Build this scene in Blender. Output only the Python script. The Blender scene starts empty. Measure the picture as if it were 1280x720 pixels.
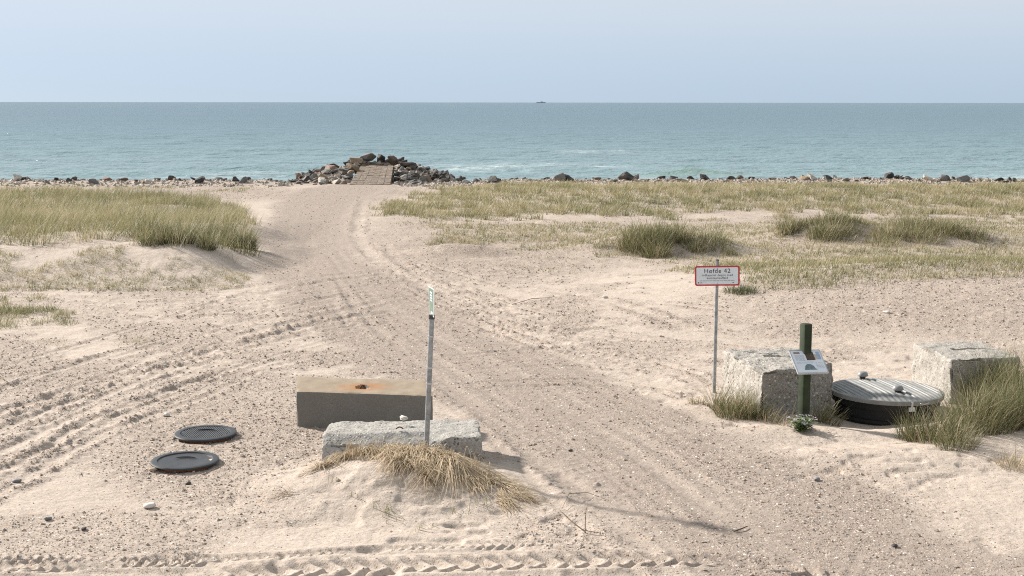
import bpy, bmesh, math, random
import numpy as np
from mathutils import Vector, Matrix, noise as mnoise

random.seed(7); rng = np.random.default_rng(7)
R = math.radians
scene = bpy.context.scene
col = scene.collection

# ------------------------------------------------------------------ camera, sky, sun, exposure
CAMH, FPX, PITCH = 4.4, 1758.0, math.atan(232 / 1758.0)
cam = bpy.data.cameras.new('camera'); cam.sensor_width = 36; cam.lens = 36 * FPX / 1280
cam.clip_start = 0.1; cam.clip_end = 300000
camo = bpy.data.objects.new('camera', cam); col.objects.link(camo)
camo.location = (0, 0, CAMH); camo.rotation_euler = (R(90) - PITCH, R(-0.06), 0)
scene.camera = camo

SUN_EL, SUN_AZ = R(29), R(54)            # azimuth from +Y towards -X (ahead and to the left)
sun = bpy.data.lights.new('sun', 'SUN'); sun.energy = 4.2; sun.angle = R(2.6); sun.color = (1.0, 0.94, 0.86)
suno = bpy.data.objects.new('sun', sun); col.objects.link(suno)
to_sun = Vector((-math.sin(SUN_AZ) * math.cos(SUN_EL), math.cos(SUN_AZ) * math.cos(SUN_EL), math.sin(SUN_EL)))
suno.rotation_euler = to_sun.to_track_quat('Z', 'Y').to_euler(); suno.location = (-20, 20, 30)

world = bpy.data.worlds.new('World'); scene.world = world; world.use_nodes = True
wn, wl = world.node_tree.nodes, world.node_tree.links
bg = wn['Background']; bg.inputs[1].default_value = 0.10
sky = wn.new('ShaderNodeTexSky'); sky.sky_type = 'NISHITA'; sky.sun_disc = False
sky.sun_elevation = SUN_EL; sky.sun_rotation = -SUN_AZ
sky.altitude = 0; sky.air_density = 0.35; sky.dust_density = 0.3; sky.ozone_density = 3.0
# thin milky veil over the whole sky: bluish low down, whiter from a few degrees up
tc = wn.new('ShaderNodeTexCoord'); sep = wn.new('ShaderNodeSeparateXYZ'); wl.new(tc.outputs['Generated'], sep.inputs[0])
mr = wn.new('ShaderNodeMapRange'); mr.interpolation_type = 'SMOOTHSTEP'; mr.inputs[1].default_value = -.01; mr.inputs[2].default_value = .09; wl.new(sep.outputs[2], mr.inputs[0])
K = 4.83
veil = wn.new('ShaderNodeMix'); veil.data_type = 'RGBA'; wl.new(mr.outputs[0], veil.inputs[0])
veil.inputs[6].default_value = (.365 * K, .45 * K, .545 * K, 1); veil.inputs[7].default_value = (.57 * K, .605 * K, .62 * K, 1)
sm = wn.new('ShaderNodeMix'); sm.data_type = 'RGBA'; sm.blend_type = 'ADD'; sm.inputs[0].default_value = .12
wl.new(veil.outputs[2], sm.inputs[6]); wl.new(sky.outputs[0], sm.inputs[7]); wl.new(sm.outputs[2], bg.inputs[0])
vs = scene.view_settings
scene.cycles.use_denoising = False; scene.cycles.filter_width = 1.1; scene.cycles.max_bounces = 6
vs.view_transform = 'Standard'; vs.look = 'None'; vs.exposure = 1.13; vs.gamma = 1; vs.use_curve_mapping = False

# ------------------------------------------------------------------ plan helpers
CP, SP = math.cos(PITCH), math.sin(PITCH)
def ray(px, py):
    a, b = (px - 640) / FPX, (360 - py) / FPX
    return np.array([a, CP + b * SP, -SP + b * CP])
def gp(px, py, z=0.0):
    """plan position (x, y) of a survey point read off the photograph, on height z"""
    d = ray(px, py); t = (CAMH - z) / -d[2]
    return np.array([d[0] * t, d[1] * t])
def at(px, py, Y):
    d = ray(px, py); t = Y / d[1]
    return Vector((d[0] * t, Y, CAMH + d[2] * t))
def to_px(x, y, z=0.0):
    yy = np.maximum(y, 3.0)
    dep = yy * CP + (CAMH - z) * SP
    return 640 + FPX * x / dep, 360 - FPX * (yy * SP - (CAMH - z) * CP) / dep

def sstep(a, b, x):
    t = np.clip((x - a) / (b - a), 0, 1); return t * t * (3 - 2 * t)
def _h(ix, iy, seed):
    with np.errstate(over='ignore'):
        h = (ix.astype(np.uint32) * np.uint32(374761393) + iy.astype(np.uint32) * np.uint32(668265263) + np.uint32((seed * 1442695041) & 0xffffffff))
        h = (h ^ (h >> np.uint32(13))) * np.uint32(1274126177)
        h = h ^ (h >> np.uint32(16))
    return (h & np.uint32(0xffffff)).astype(np.float64) / float(0xffffff)
def vn(x, y, s, seed=0):
    """smooth value noise, cell size s, range 0..1"""
    x = np.asarray(x, float) / s + 4000.0; y = np.asarray(y, float) / s + 4000.0
    ix = np.floor(x).astype(np.int64); iy = np.floor(y).astype(np.int64)
    fx = x - ix; fy = y - iy
    fx = fx * fx * (3 - 2 * fx); fy = fy * fy * (3 - 2 * fy)
    a = _h(ix, iy, seed); b = _h(ix + 1, iy, seed); c = _h(ix, iy + 1, seed); d = _h(ix + 1, iy + 1, seed)
    return a + (b - a) * fx + (c - a) * fy + (a - b - c + d) * fx * fy
def fbm(x, y, s, o=3, seed=0):
    t = 0; w = 0; k = 1.0
    for i in range(o):
        t = t + k * vn(x * math.cos(i) - y * math.sin(i), x * math.sin(i) + y * math.cos(i), s / 2 ** i, seed + 17 * i); w += k; k *= 0.55
    return t / w
def ell(x, y, cx, cy, rx, ry, soft=0.5, rot=0.0):
    dx, dy = x - cx, y - cy
    if rot:
        c, s = math.cos(rot), math.sin(rot); dx, dy = dx * c + dy * s, -dx * s + dy * c
    r = np.sqrt((dx / rx) ** 2 + (dy / ry) ** 2)
    return 1 - sstep(1 - soft, 1 + soft, r)

# ------------------------------------------------------------------ vehicle tracks (plan polylines)
def plan(pts):
    w = [gp(*p) for p in pts]
    out = []
    n = len(w)
    for i in range(n - 1):
        p0, p1, p2, p3 = w[max(i - 1, 0)], w[i], w[i + 1], w[min(i + 2, n - 1)]
        for k in range(5):
            t = k / 5
            out.append(0.5 * ((2 * p1) + (-p0 + p2) * t + (2 * p0 - 5 * p1 + 4 * p2 - p3) * t * t + (-p0 + 3 * p1 - 3 * p2 + p3) * t ** 3))
    out.append(w[-1]); return np.array(out)
# points, half width (m), depth (m), gravel thrown up, tread length (0 = none)
TRACKS = [
    ([(-160, 640), (0, 572), (110, 505), (230, 455), (320, 425), (420, 400), (520, 385)], .20, .060, .9, 0),
    ([(-160, 600), (0, 545), (130, 480), (250, 440), (330, 412), (430, 388), (500, 370)], .20, .060, .9, 0),
    ([(-160, 545), (0, 520), (120, 480), (240, 450), (300, 428), (390, 405)], .18, .045, .8, 0),
    ([(-160, 500), (0, 478), (100, 455), (200, 430), (290, 405), (400, 380)], .20, .05, .7, 0),
    ([(-160, 680), (0, 615), (90, 560), (200, 500), (300, 455), (400, 425)], .18, .04, .7, 0),
    ([(-160, 352), (0, 358), (140, 366), (300, 358), (400, 348), (470, 342), (600, 332)], .22, .05, .5, 0),
    ([(-160, 366), (60, 372), (180, 380), (300, 372), (420, 352), (520, 345)], .22, .05, .6, 0),
    ([(100, 392), (220, 398), (330, 385), (430, 372), (560, 372)], .18, .04, .6, 0),
    ([(455, 250), (446, 290), (470, 325), (520, 355), (585, 388), (680, 425), (790, 452), (930, 470)], .22, .065, .6, 0),
    ([(480, 300), (500, 330), (560, 368), (640, 400), (760, 425), (900, 440)], .18, .05, .8, 0),
    ([(560, 372), (640, 390), (740, 402), (860, 405)], .18, .05, .8, 0),
    ([(600, 410), (700, 437), (800, 450), (900, 452), (960, 450)], .18, .05, .7, 0),
    ([(560, 352), (640, 360), (720, 372), (800, 395), (880, 420)], .18, .05, .8, 0),
    ([(430, 260), (395, 300), (400, 345), (450, 400), (540, 455), (650, 530), (760, 610), (850, 690), (900, 760)], .35, .030, .1, 0),
    ([(445, 250), (420, 300), (435, 345), (500, 400), (600, 455), (720, 530), (850, 610), (980, 690), (1060, 760)], .35, .028, .1, 0),
    ([(400, 370), (470, 430), (580, 500), (700, 590), (790, 665), (840, 740)], .20, .035, .3, 0),
    ([(640, 590), (720, 640), (780, 670), (850, 700), (930, 735)], .16, .05, .1, 0),
    ([(440, 470), (540, 505), (660, 575), (760, 640)], .18, .04, .7, 0),
    ([(1040, 760), (1068, 712), (1075, 695)], .07, .03, 0, 0),
    ([(1065, 760), (1090, 710), (1092, 692)], .06, .025, 0, 0),
    ([(-200, 702), (100, 700), (330, 697), (500, 688), (600, 683), (740, 682), (800, 692)], .10, .035, .0, .10),
    ([(-200, 714), (60, 709), (270, 702)], .15, .06, .0, .13),
    ([(250, 722), (420, 713), (560, 710), (700, 707), (830, 705), (930, 709), (1010, 721), (1060, 735)], .19, .075, .0, .21),
    ([(640, 278), (760, 284), (900, 275), (1080, 272), (1300, 277)], .3, .06, .5, 0),
    ([(640, 270), (900, 266), (1100, 266), (1300, 271)], .3, .05, .4, 0),
]
def _fan(pts, n, off, seed, grav=True):
    r = random.Random(seed); out = []
    for k in range(n):
        o = off * (k - (n - 1) / 2) / max(1, n - 1) * 2; w = r.uniform(-.5, .5)
        out.append(([(a + r.uniform(-14, 14), b + o * (b - 200) / 300 + w * 8 + r.uniform(-3, 3)) for a, b in pts], r.choice((.09, .11, .14)), r.uniform(.03, .06), r.uniform(.2, .9) if grav else .1, 0))
    return out
TRACKS += _fan([(-160, 590), (0, 540), (130, 485), (250, 440), (340, 412), (460, 385)], 7, 66, 1)
TRACKS += _fan([(-160, 372), (60, 372), (200, 378), (320, 370), (440, 355), (560, 350)], 6, 26, 2)
TRACKS += _fan([(500, 350), (600, 385), (720, 415), (830, 432), (960, 445)], 9, 50, 3)
TRACKS += _fan([(420, 330), (455, 385), (560, 455), (690, 540), (830, 640), (930, 740)], 7, 70, 4, False)
TRACKS += _fan([(620, 480), (760, 500), (880, 560), (1010, 620), (1180, 690)], 5, 60, 5, False)
TRACKS += _fan([(180, 400), (330, 395), (480, 410), (620, 420), (780, 410)], 5, 30, 6)
TRACKS += _fan([(560, 470), (700, 462), (820, 470), (900, 500)], 4, 24, 8)
TRK = [(plan(p), hw, dp * (.24 if gr > .15 else .12 if not tr else .45), gr, tr) for p, hw, dp, gr, tr in TRACKS]
def poly_dist(x, y, P):
    best = np.full(x.shape, 1e9); s_at = np.zeros(x.shape); sg = np.zeros(x.shape); acc = 0.0
    for a, b in zip(P[:-1], P[1:]):
        d = b - a; L = math.hypot(*d)
        if L < 1e-6: continue
        rx, ry = x - a[0], y - a[1]
        t = np.clip((rx * d[0] + ry * d[1]) / L ** 2, 0, 1)
        ex, ey = rx - t * d[0], ry - t * d[1]
        dd = np.hypot(ex, ey); m = dd < best
        best = np.where(m, dd, best); s_at = np.where(m, acc + t * L, s_at)
        sg = np.where(m, np.sign(d[0] * ry - d[1] * rx), sg); acc += L
    return best, s_at, sg, acc

ROADY = [200, 228, 236, 244, 252, 265, 280, 300, 320, 345, 370, 400, 450, 500, 550, 600, 650, 700, 760]
ROADL = [452, 437, 385, 352, 346, 341, 335, 327, 324, 332, 350, 372, 440, 535, 610, 690, 745, 800, 860]
ROADR = [490, 487, 505, 492, 470, 452, 446, 445, 452, 492, 545, 600, 715, 830, 930, 1040, 1150, 1265, 1400]

def surf(x, y):
    """returns height, gravel, road, sandmask arrays"""
    x = np.asarray(x, float); y = np.asarray(y, float)
    px, py = to_px(x, y)
    far = y < 6
    # ---- large shapes
    z = 0.10 * (fbm(x, y, 9, 2, 3) - .5)
    z = z + 2.9 * (1 - sstep(1, 9.5, y))                                   # the dune the photographer stands on
    # left dune
    xe = -6.3 - 0.05 * (y - 36) + 1.2 * (fbm(x, y, 3, 2, 5) - .5)
    dune = sstep(32.5, 36.5, y + 1.6 * (fbm(x, y, 4, 2, 8) - .5)) * (1 - sstep(40, 56, y)) * (1 - sstep(-2.4, 0.6, x - xe))
    z = z + dune * (0.72 + .35 * (fbm(x, y, 3.0, 3, 9) - .5))
    # right meadow: hummocks and low foredune
    rm = sstep(-2, 4, x - 0.05 * y + 2) * sstep(34, 40, y)
    z = z + rm * .16 * (fbm(x, y, 3.5, 3, 12) - .35)
    z = z + sstep(-3, 3, x + 2) * .35 * np.exp(-((y - 66) / 7) ** 2)
    z = z + .45 * ell(x, y, *gp(830, 303, .2), 2.1, 1.3, .8) + .35 * ell(x, y, *gp(1130, 290, .2), 3.4, 1.6, .8) + .25 * ell(x, y, *gp(1030, 290, .2), 1.5, 1.2, .8)
    z = z + .28 * ell(x, y, *gp(572, 312, .1), 1.1, .8, .9) + .25 * ell(x, y, *gp(205, 252, .4), 1.6, 1.5, .8)
    # gravel bank on the right
    bank = ell(x, y, 13.5, 31.5, 9.5, 5.5, .55)
    z = z + .55 * bank
    # mound of blown sand over the near block, and drifts round the chamber
    z = z + .21 * ell(x, y, -1.3, 15.8, 1.05, .85, .85) + .09 * ell(x, y, -1.9, 15.6, .9, .8, .9) + .05 * ell(x, y, -.15, 15.6, .9, .6, .9)
    z = z + .10 * ell(x, y, *gp(1170, 575), 1.7, .5, .8) + .22 * ell(x, y, *gp(1255, 545), 1.1, .9, .8) + .06 * ell(x, y, *gp(980, 545), 1.4, .35, .8)
    z = z + .06 * ell(x, y, *gp(920, 510), .7, .5, .8) - .11 * ell(x, y, 5.45, 19.55, 1.15, 1.0, .35)
    # shore slope
    z = z + .20 * (1 - sstep(330, 365, px) * (1 - sstep(575, 610, px))) * np.exp(-((y - 76.2) / 1.6) ** 2) - 3.2 * sstep(77.5, 92, y)
    # ---- cover masks
    xl, xr = np.interp(py, ROADY, ROADL), np.interp(py, ROADY, ROADR)
    v = (px - xl) / (xr - xl)
    e = .16 * (fbm(x, y, 1.4, 3, 31) - .5) * 2
    road = sstep(-.10, .12, v + e) * (1 - sstep(.88, 1.10, v + e)) * (y < 76) * (py < 745)
    streak = vn(v * 9 + .6 * fbm(x, y, 2, 2, 33), py / 90.0, 1.0, 41) * .6 + vn(v * 22, py / 60.0, 1.0, 43) * .4
    g = road * (.55 + .55 * (streak - .45)) * (0.75 + .5 * fbm(x, y, 1.5, 3, 44))
    pat = fbm(x, y, 1.1, 4, 51); pat2 = fbm(x, y, .35, 3, 52)
    def add(m): 
        nonlocal g
        g = np.maximum(g, m)
    add(ell(px, py, 285, 560, 165, 75, .45) * (.75 + .5 * (pat - .5)))
    add(ell(px, py, 60, 610, 190, 70, .6) * sstep(.42, .62, pat) * .6)
    add(ell(px, py, 140, 460, 320, 70, .5) * sstep(.40, .62, pat) * .75)
    add(ell(px, py, 420, 445, 90, 35, .7) * sstep(.35, .6, pat) * .9)
    add(ell(px, py, 610, 318, 165, 38, .5) * (.45 + sstep(.38, .6, pat) * .55))
    add(ell(px, py, 540, 262, 70, 40, .7) * sstep(.45, .6, pat) * .6)
    add(ell(px, py, 720, 400, 200, 60, .6) * sstep(.44, .62, pat) * .7)
    add(ell(px, py, 640, 520, 150, 90, .6) * sstep(.40, .60, pat) * .7)
    add(sstep(-.3, .2, (bank - .25)) * ell(px, py, 1230, 392, 330, 48, .35) * (.65 + .6 * (pat - .4)))
    add(ell(px, py, 280, 243, 110, 9, .5) * .9 * (y > 45))
    add(ell(px, py, 1060, 430, 240, 60, .7) * sstep(.42, .65, pat) * .6)
    add(ell(px, py, 950, 610, 330, 60, .6, .35) * (.3 + .5 * sstep(.4, .65, pat)))
    add(sstep(.52, .72, fbm(x, y, 2.3, 4, 57)) * .45 * (y > 9))
    add(ell(px, py, 200, 240, 200, 9, .6) * (.35 + .8 * sstep(.35, .6, pat)) * (y > 50))
    add(ell(px, py, 600, 318, 170, 36, .45) * (.55 + .5 * sstep(.35, .55, pat2)) * sstep(-.05, .25, v - 1)); add(ell(px, py, 560, 240, 90, 8, .6) * .7 * (y > 50)); add(ell(px, py, 560, 290, 120, 30, .7) * (.3 + .5 * sstep(.4, .6, pat)))
    add(ell(px, py, 300, 378, 220, 16, .7) * sstep(.42, .6, pat) * .7)
    add(ell(px, py, 1000, 300, 420, 42, .6) * (.25 + .4 * sstep(.4, .6, pat)))
    # ---- tracks
    zt = np.zeros_like(z)
    tmask = np.zeros_like(z)
    for P, hw, dp, gr, tr in TRK:
        R_ = hw * 3 + .1
        m = (x > P[:, 0].min() - R_) & (x < P[:, 0].max() + R_) & (y > P[:, 1].min() - R_) & (y < P[:, 1].max() + R_)
        if not m.any(): continue
        xs, ys = x[m], y[m]
        wob = hw * .8 * (fbm(xs, ys, .8, 3, 61) - .5)
        d, s, sg, L = poly_dist(xs, ys, P)
        q = np.abs(d + wob) / hw
        fade = sstep(0, .08 * L, s) * (1 - sstep(.92 * L, L, s)) * (.45 + .9 * vn(s, s * 0, 1.7, int(hw * 1000)))
        prof = -np.exp(-(q / .75) ** 4) + .75 * np.exp(-((q - 1.35) / .42) ** 2)
        hh = dp * prof * fade
        if not tr and gr > .15: hh = hh + np.exp(-((q - 1.15) / .8) ** 2) * fade * .034 * np.maximum(fbm(xs, ys, .09, 3, 63) - .49, 0) * np.minimum(1, gr * 1.4) * 2
        if tr:                                                       # tyre lugs pressed into the sand
            ph = ((s + np.abs(d) * .8) / tr) % 1.0
            hh = hh + np.exp(-(q / 1.0) ** 8) * dp * (sstep(.08, .22, ph) * (1 - sstep(.50, .68, ph))) * np.clip(fade * 1.5, 0, 1.1) * (.35 + .9 * sstep(.3, .6, fbm(xs, ys, .5, 2, 64)))
        zt[m] += hh
        gg = gr * np.exp(-((q - 1.2) / .75) ** 2) * fade * (.35 + 1.1 * sstep(.35, .65, pat2[m]))
        g[m] = np.maximum(g[m] * (1 - .35 * np.exp(-(q / .6) ** 2) * fade), gg)
        tmask[m] = np.maximum(tmask[m], np.exp(-(q / 1.6) ** 2) * (gr > 0.1))
    road = road * np.clip(.55 + .9 * streak * (.7 + .6 * fbm(x, y, 2.5, 2, 45)), 0, 1)
    mound = ell(x, y, -1.0, 15.9, 1.9, 1.1, .5)
    g = g * (1 - mound)
    sea_side = sstep(72, 78, y)
    g = np.clip(np.maximum(g, sea_side * .9), 0, 1)
    # ---- relief
    lum = (1 - road * .75)
    zd = .045 * lum * (fbm(x, y, 1.6, 3, 71) - .5) + .026 * lum * (fbm(x, y, .5, 3, 72) - .5)
    clod = fbm(x, y, .16, 3, 73)
    near = 1 - sstep(30, 60, y)
    zd = zd + g * (1 - road * .8) * (.026 * np.maximum(clod - .46, 0) * 2 + .012 * (vn(x, y, .06, 74) - .5)) * (.4 + .6 * near)
    zd = zd + .006 * (fbm(x, y, .09, 2, 75) - .5) + (.020 * (vn(x, y, .20, 76) - .5) + .045 * (fbm(x, y, .55, 2, 77) - .5)) * sstep(20, 34, y) * (1 - .45 * road) * (.4 + .6 * g)
    # footprints / pocked sand
    soft = (1 - g) * (1 - road) * near
    pit = vn(x, y, .28, 81)
    zd = zd - .035 * soft * sstep(.66, .92, pit) * sstep(.45, .6, fbm(x, y, 2.2, 2, 82))
    zd = zd - .03 * ell(px, py, 640, 655, 110, 22, .5) * sstep(.55, .9, vn(x, y, .13, 83))
    zd = zd - .03 * ell(px, py, 1120, 590, 150, 22, .5) * sstep(.55, .9, vn(x, y, .15, 84))
    zd = zd + mound * (.05 * (fbm(x, y, .45, 3, 85) - .5) - .03 * sstep(.6, .85, vn(x, y, .2, 86)))
    zd = zd + zt
    return z + zd * sstep(7, 10, y), g, road, tmask
def gz(x, y):
    return float(surf(np.array([x]), np.array([y]))[0][0])
def gpz(px, py, z=0.0):
    """point on the modelled ground under a survey point (first crossing along the sight line)"""
    d = ray(px, py); y0, y1 = gp(px, py, 1.5)[1], gp(px, py, -.5)[1]
    Y = np.linspace(y0, y1, 90); X = d[0] / d[1] * Y; L = CAMH + d[2] / d[1] * Y; G = surf(X, Y)[0]
    k = np.argmax(L <= G) if (L <= G).any() else len(Y) - 1
    return Vector((X[k], Y[k], G[k]))

# ------------------------------------------------------------------ mesh helpers
def tag(o, label=None, cat=None, group=None, kind=None):
    if label: o['label'] = label
    if cat: o['category'] = cat
    if group: o['group'] = group
    if kind: o['kind'] = kind
    return o
def empty(name, loc):
    o = bpy.data.objects.new(name, None); col.objects.link(o); o.location = loc; o.empty_display_size = .1
    return o
def link(name, me, mat=None, parent=None, origin=None, smooth=False):
    if mat is not None: me.materials.append(mat)
    off = Vector(parent_world(parent)) if parent else Vector(origin or (0, 0, 0))
    if off.length > 0: me.transform(Matrix.Translation(-off))
    if smooth: me.polygons.foreach_set('use_smooth', [True] * len(me.polygons))
    o = bpy.data.objects.new(name, me); col.objects.link(o)
    if parent: o.parent = parent
    elif origin: o.location = origin
    return o
def parent_world(p):
    v = Vector(p.location)
    while p.parent: p = p.parent; v += p.location
    return v
def np_mesh(name, verts, quads=None, tris=None, smooth=True):
    me = bpy.data.meshes.new(name)
    nq = 0 if quads is None else len(quads); nt = 0 if tris is None else len(tris)
    me.vertices.add(len(verts)); me.vertices.foreach_set('co', np.ascontiguousarray(verts, dtype=np.float32).ravel())
    idx = np.concatenate([a.ravel() for a in (quads, tris) if a is not None]).astype(np.int32)
    me.loops.add(len(idx)); me.loops.foreach_set('vertex_index', idx)
    starts = np.concatenate([np.arange(nq) * 4, nq * 4 + np.arange(nt) * 3]).astype(np.int32)
    me.polygons.add(nq + nt); me.polygons.foreach_set('loop_start', starts)
    me.polygons.foreach_set('use_smooth', np.full(nq + nt, smooth))
    me.update(calc_edges=True); return me
def set_attr(me, name, arr):
    a = me.attributes.new(name, 'FLOAT', 'POINT'); a.data.foreach_set('value', np.ascontiguousarray(arr, dtype=np.float32))
class MB:
    def __init__(s): s.v, s.f = [], []
    def add(s, v, f):
        n = len(s.v); s.v += [Vector(p) for p in v]; s.f += [tuple(i + n for i in q) for q in f]; return s
    def box(s, a, b, mtx=None, bev=0.0):
        a, b = Vector(a), Vector(b)
        v = [(x, y, z) for x in (a.x, b.x) for y in (a.y, b.y) for z in (a.z, b.z)]
        f = [(0, 1, 3, 2), (4, 6, 7, 5), (0, 4, 5, 1), (2, 3, 7, 6), (0, 2, 6, 4), (1, 5, 7, 3)]
        if bev:
            bm = bmesh.new(); vs_ = [bm.verts.new(p) for p in v]
            for q in f: bm.faces.new([vs_[i] for i in q])
            bmesh.ops.bevel(bm, geom=bm.edges[:], offset=bev, segments=2, profile=.5, affect='EDGES')
            bm.verts.index_update(); v = [p.co.copy() for p in bm.verts]; f = [tuple(q.index for q in fc.verts) for fc in bm.faces]; bm.free()
        if mtx: v = [mtx @ Vector(p) for p in v]
        return s.add(v, f)
    def tube(s, pts, rad, n=12, cap=True):
        pts = [Vector(p) for p in pts]; rad = rad if isinstance(rad, (list, tuple)) else [rad] * len(pts)
        v, f = [], []
        for i, p in enumerate(pts):
            d = (pts[min(i + 1, len(pts) - 1)] - pts[max(i - 1, 0)]).normalized()
            u = d.cross(Vector((0, 1, 0.01))).normalized() if abs(d.y) < .95 else d.cross(Vector((1, 0, 0))).normalized()
            w = d.cross(u)
            v += [p + (u * math.cos(2 * math.pi * k / n) + w * math.sin(2 * math.pi * k / n)) * rad[i] for k in range(n)]
        for i in range(len(pts) - 1):
            f += [(i * n + k, i * n + (k + 1) % n, (i + 1) * n + (k + 1) % n, (i + 1) * n + k) for k in range(n)]
        if cap: f += [tuple(range(n - 1, -1, -1)), tuple(range((len(pts) - 1) * n, len(pts) * n))]
        return s.add(v, f)
    def lathe(s, prof, mtx=None, n=40):
        v, f = [], []
        for r, z in prof: v += [Vector((r * math.cos(2 * math.pi * k / n), r * math.sin(2 * math.pi * k / n), z)) for k in range(n)]
        for i in range(len(prof) - 1):
            f += [(i * n + k, i * n + (k + 1) % n, (i + 1) * n + (k + 1) % n, (i + 1) * n + k) for k in range(n)]
        if mtx: v = [mtx @ p for p in v]
        return s.add(v, f)
    def prism(s, outline, y0, y1, mtx=None):
        """outline in x,z; extruded from y0 to y1"""
        n = len(outline)
        v = [Vector((a, y0, b)) for a, b in outline] + [Vector((a, y1, b)) for a, b in outline]
        f = [tuple(range(n)), tuple(range(2 * n - 1, n - 1, -1))] + [(k, k + n, (k + 1) % n + n, (k + 1) % n) for k in range(n)]
        if mtx: v = [mtx @ p for p in v]
        return s.add(v, f)
    def build(s, name, mat, parent=None, origin=None, smooth=False):
        me = bpy.data.meshes.new(name); me.from_pydata([tuple(p) for p in s.v], [], s.f); me.update()
        bm = bmesh.new(); bm.from_mesh(me); bmesh.ops.recalc_face_normals(bm, faces=bm.faces[:]); bm.to_mesh(me); bm.free()
        o = link(name, me, mat, parent, origin)
        if smooth:
            me.polygons.foreach_set('use_smooth', [True] * len(me.polygons))
            try: me.set_sharp_from_angle(angle=R(40))
            except Exception: pass
        return o
def rrect(x0, z0, x1, z1, r, n=6):
    out = []
    for cx, cz, a0 in ((x1 - r, z1 - r, 0), (x0 + r, z1 - r, 90), (x0 + r, z0 + r, 180), (x1 - r, z0 + r, 270)):
        out += [(cx + r * math.cos(R(a0 + 90 * k / n)), cz + r * math.sin(R(a0 + 90 * k / n))) for k in range(n + 1)]
    return out

# ------------------------------------------------------------------ materials
class NT:
    def __init__(s, name):
        s.m = bpy.data.materials.new(name); s.m.use_nodes = True; s.t = s.m.node_tree
        s.b = s.t.nodes['Principled BSDF']; s.out = s.t.nodes['Material Output']
    def n(s, t, **kw):
        nd = s.t.nodes.new('ShaderNode' + t)
        for k, v in kw.items(): setattr(nd, k, v)
        return nd
    def l(s, a, b): s.t.links.new(a, b)
    def coord(s, which='Object'): return s.n('TexCoord').outputs[which]
    def noise(s, scale, detail=4, vec=None, rough=.55, stretch=None):
        nd = s.n('TexNoise'); nd.inputs['Scale'].default_value = scale; nd.inputs['Detail'].default_value = detail; nd.inputs['Roughness'].default_value = rough
        v = vec or s.coord()
        if stretch:
            mp = s.n('Mapping'); mp.inputs['Scale'].default_value = stretch; s.l(v, mp.inputs[0]); v = mp.outputs[0]
        s.l(v, nd.inputs['Vector']); return nd.outputs[0]
    def voro(s, scale, vec=None, feature='F1', rand=1.0):
        nd = s.n('TexVoronoi', feature=feature); nd.inputs['Scale'].default_value = scale; nd.inputs['Randomness'].default_value = rand
        s.l(vec or s.coord(), nd.inputs['Vector']); return nd
    def ramp(s, fac, stops, interp='LINEAR'):
        nd = s.n('ValToRGB'); nd.color_ramp.interpolation = interp; e = nd.color_ramp.elements
        while len(e) < len(stops): e.new(.5)
        for el, (p, c) in zip(e, stops):
            el.position = p; el.color = (*c, 1) if len(c) == 3 else c
        s.l(fac, nd.inputs[0]); return nd.outputs[0]
    def mix(s, fac, a, b, mode='MIX'):
        nd = s.n('Mix', data_type='RGBA', blend_type=mode)
        for sock, val in ((nd.inputs[0], fac), (nd.inputs[6], a), (nd.inputs[7], b)):
            if isinstance(val, (int, float)): sock.default_value = val
            elif isinstance(val, tuple): sock.default_value = (*val, 1)
            else: s.l(val, sock)
        return nd.outputs[2]
    def math(s, op, a, b=None, clamp=False):
        nd = s.n('Math', operation=op, use_clamp=clamp)
        for i, val in enumerate((a, b)):
            if val is None: continue
            if isinstance(val, (int, float)): nd.inputs[i].default_value = val
            else: s.l(val, nd.inputs[i])
        return nd.outputs[0]
    def attr(s, name): return s.n('Attribute', attribute_name=name).outputs['Fac']
    def bump(s, h, strength=.5, dist=.01, normal=None):
        nd = s.n('Bump'); nd.inputs['Strength'].default_value = strength; nd.inputs['Distance'].default_value = dist; s.l(h, nd.inputs['Height'])
        if normal: s.l(normal, nd.inputs['Normal'])
        return nd.outputs[0]
    def base(s, c, rough=.8, spec=.3):
        if isinstance(c, tuple): s.b.inputs['Base Color'].default_value = (*c, 1)
        else: s.l(c, s.b.inputs['Base Color'])
        s.b.inputs['Roughness'].default_value = rough; s.b.inputs['Specular IOR Level'].default_value = spec
        return s
def paint(name, c, rough=.45, spec=.4, var=.12, scale=9, metal=0.0, bump=.0):
    t = NT(name); nz = t.noise(scale, 6)
    c2 = tuple(max(0, k * (1 - var * 2)) for k in c); c3 = tuple(min(1, k * (1 + var)) for k in c)
    t.base(t.ramp(nz, [(.3, c2), (.7, c3)]), rough, spec); t.b.inputs['Metallic'].default_value = metal
    if bump: t.l(t.bump(t.noise(scale * 12, 4), bump, .003), t.b.inputs['Normal'])
    return t.m

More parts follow.
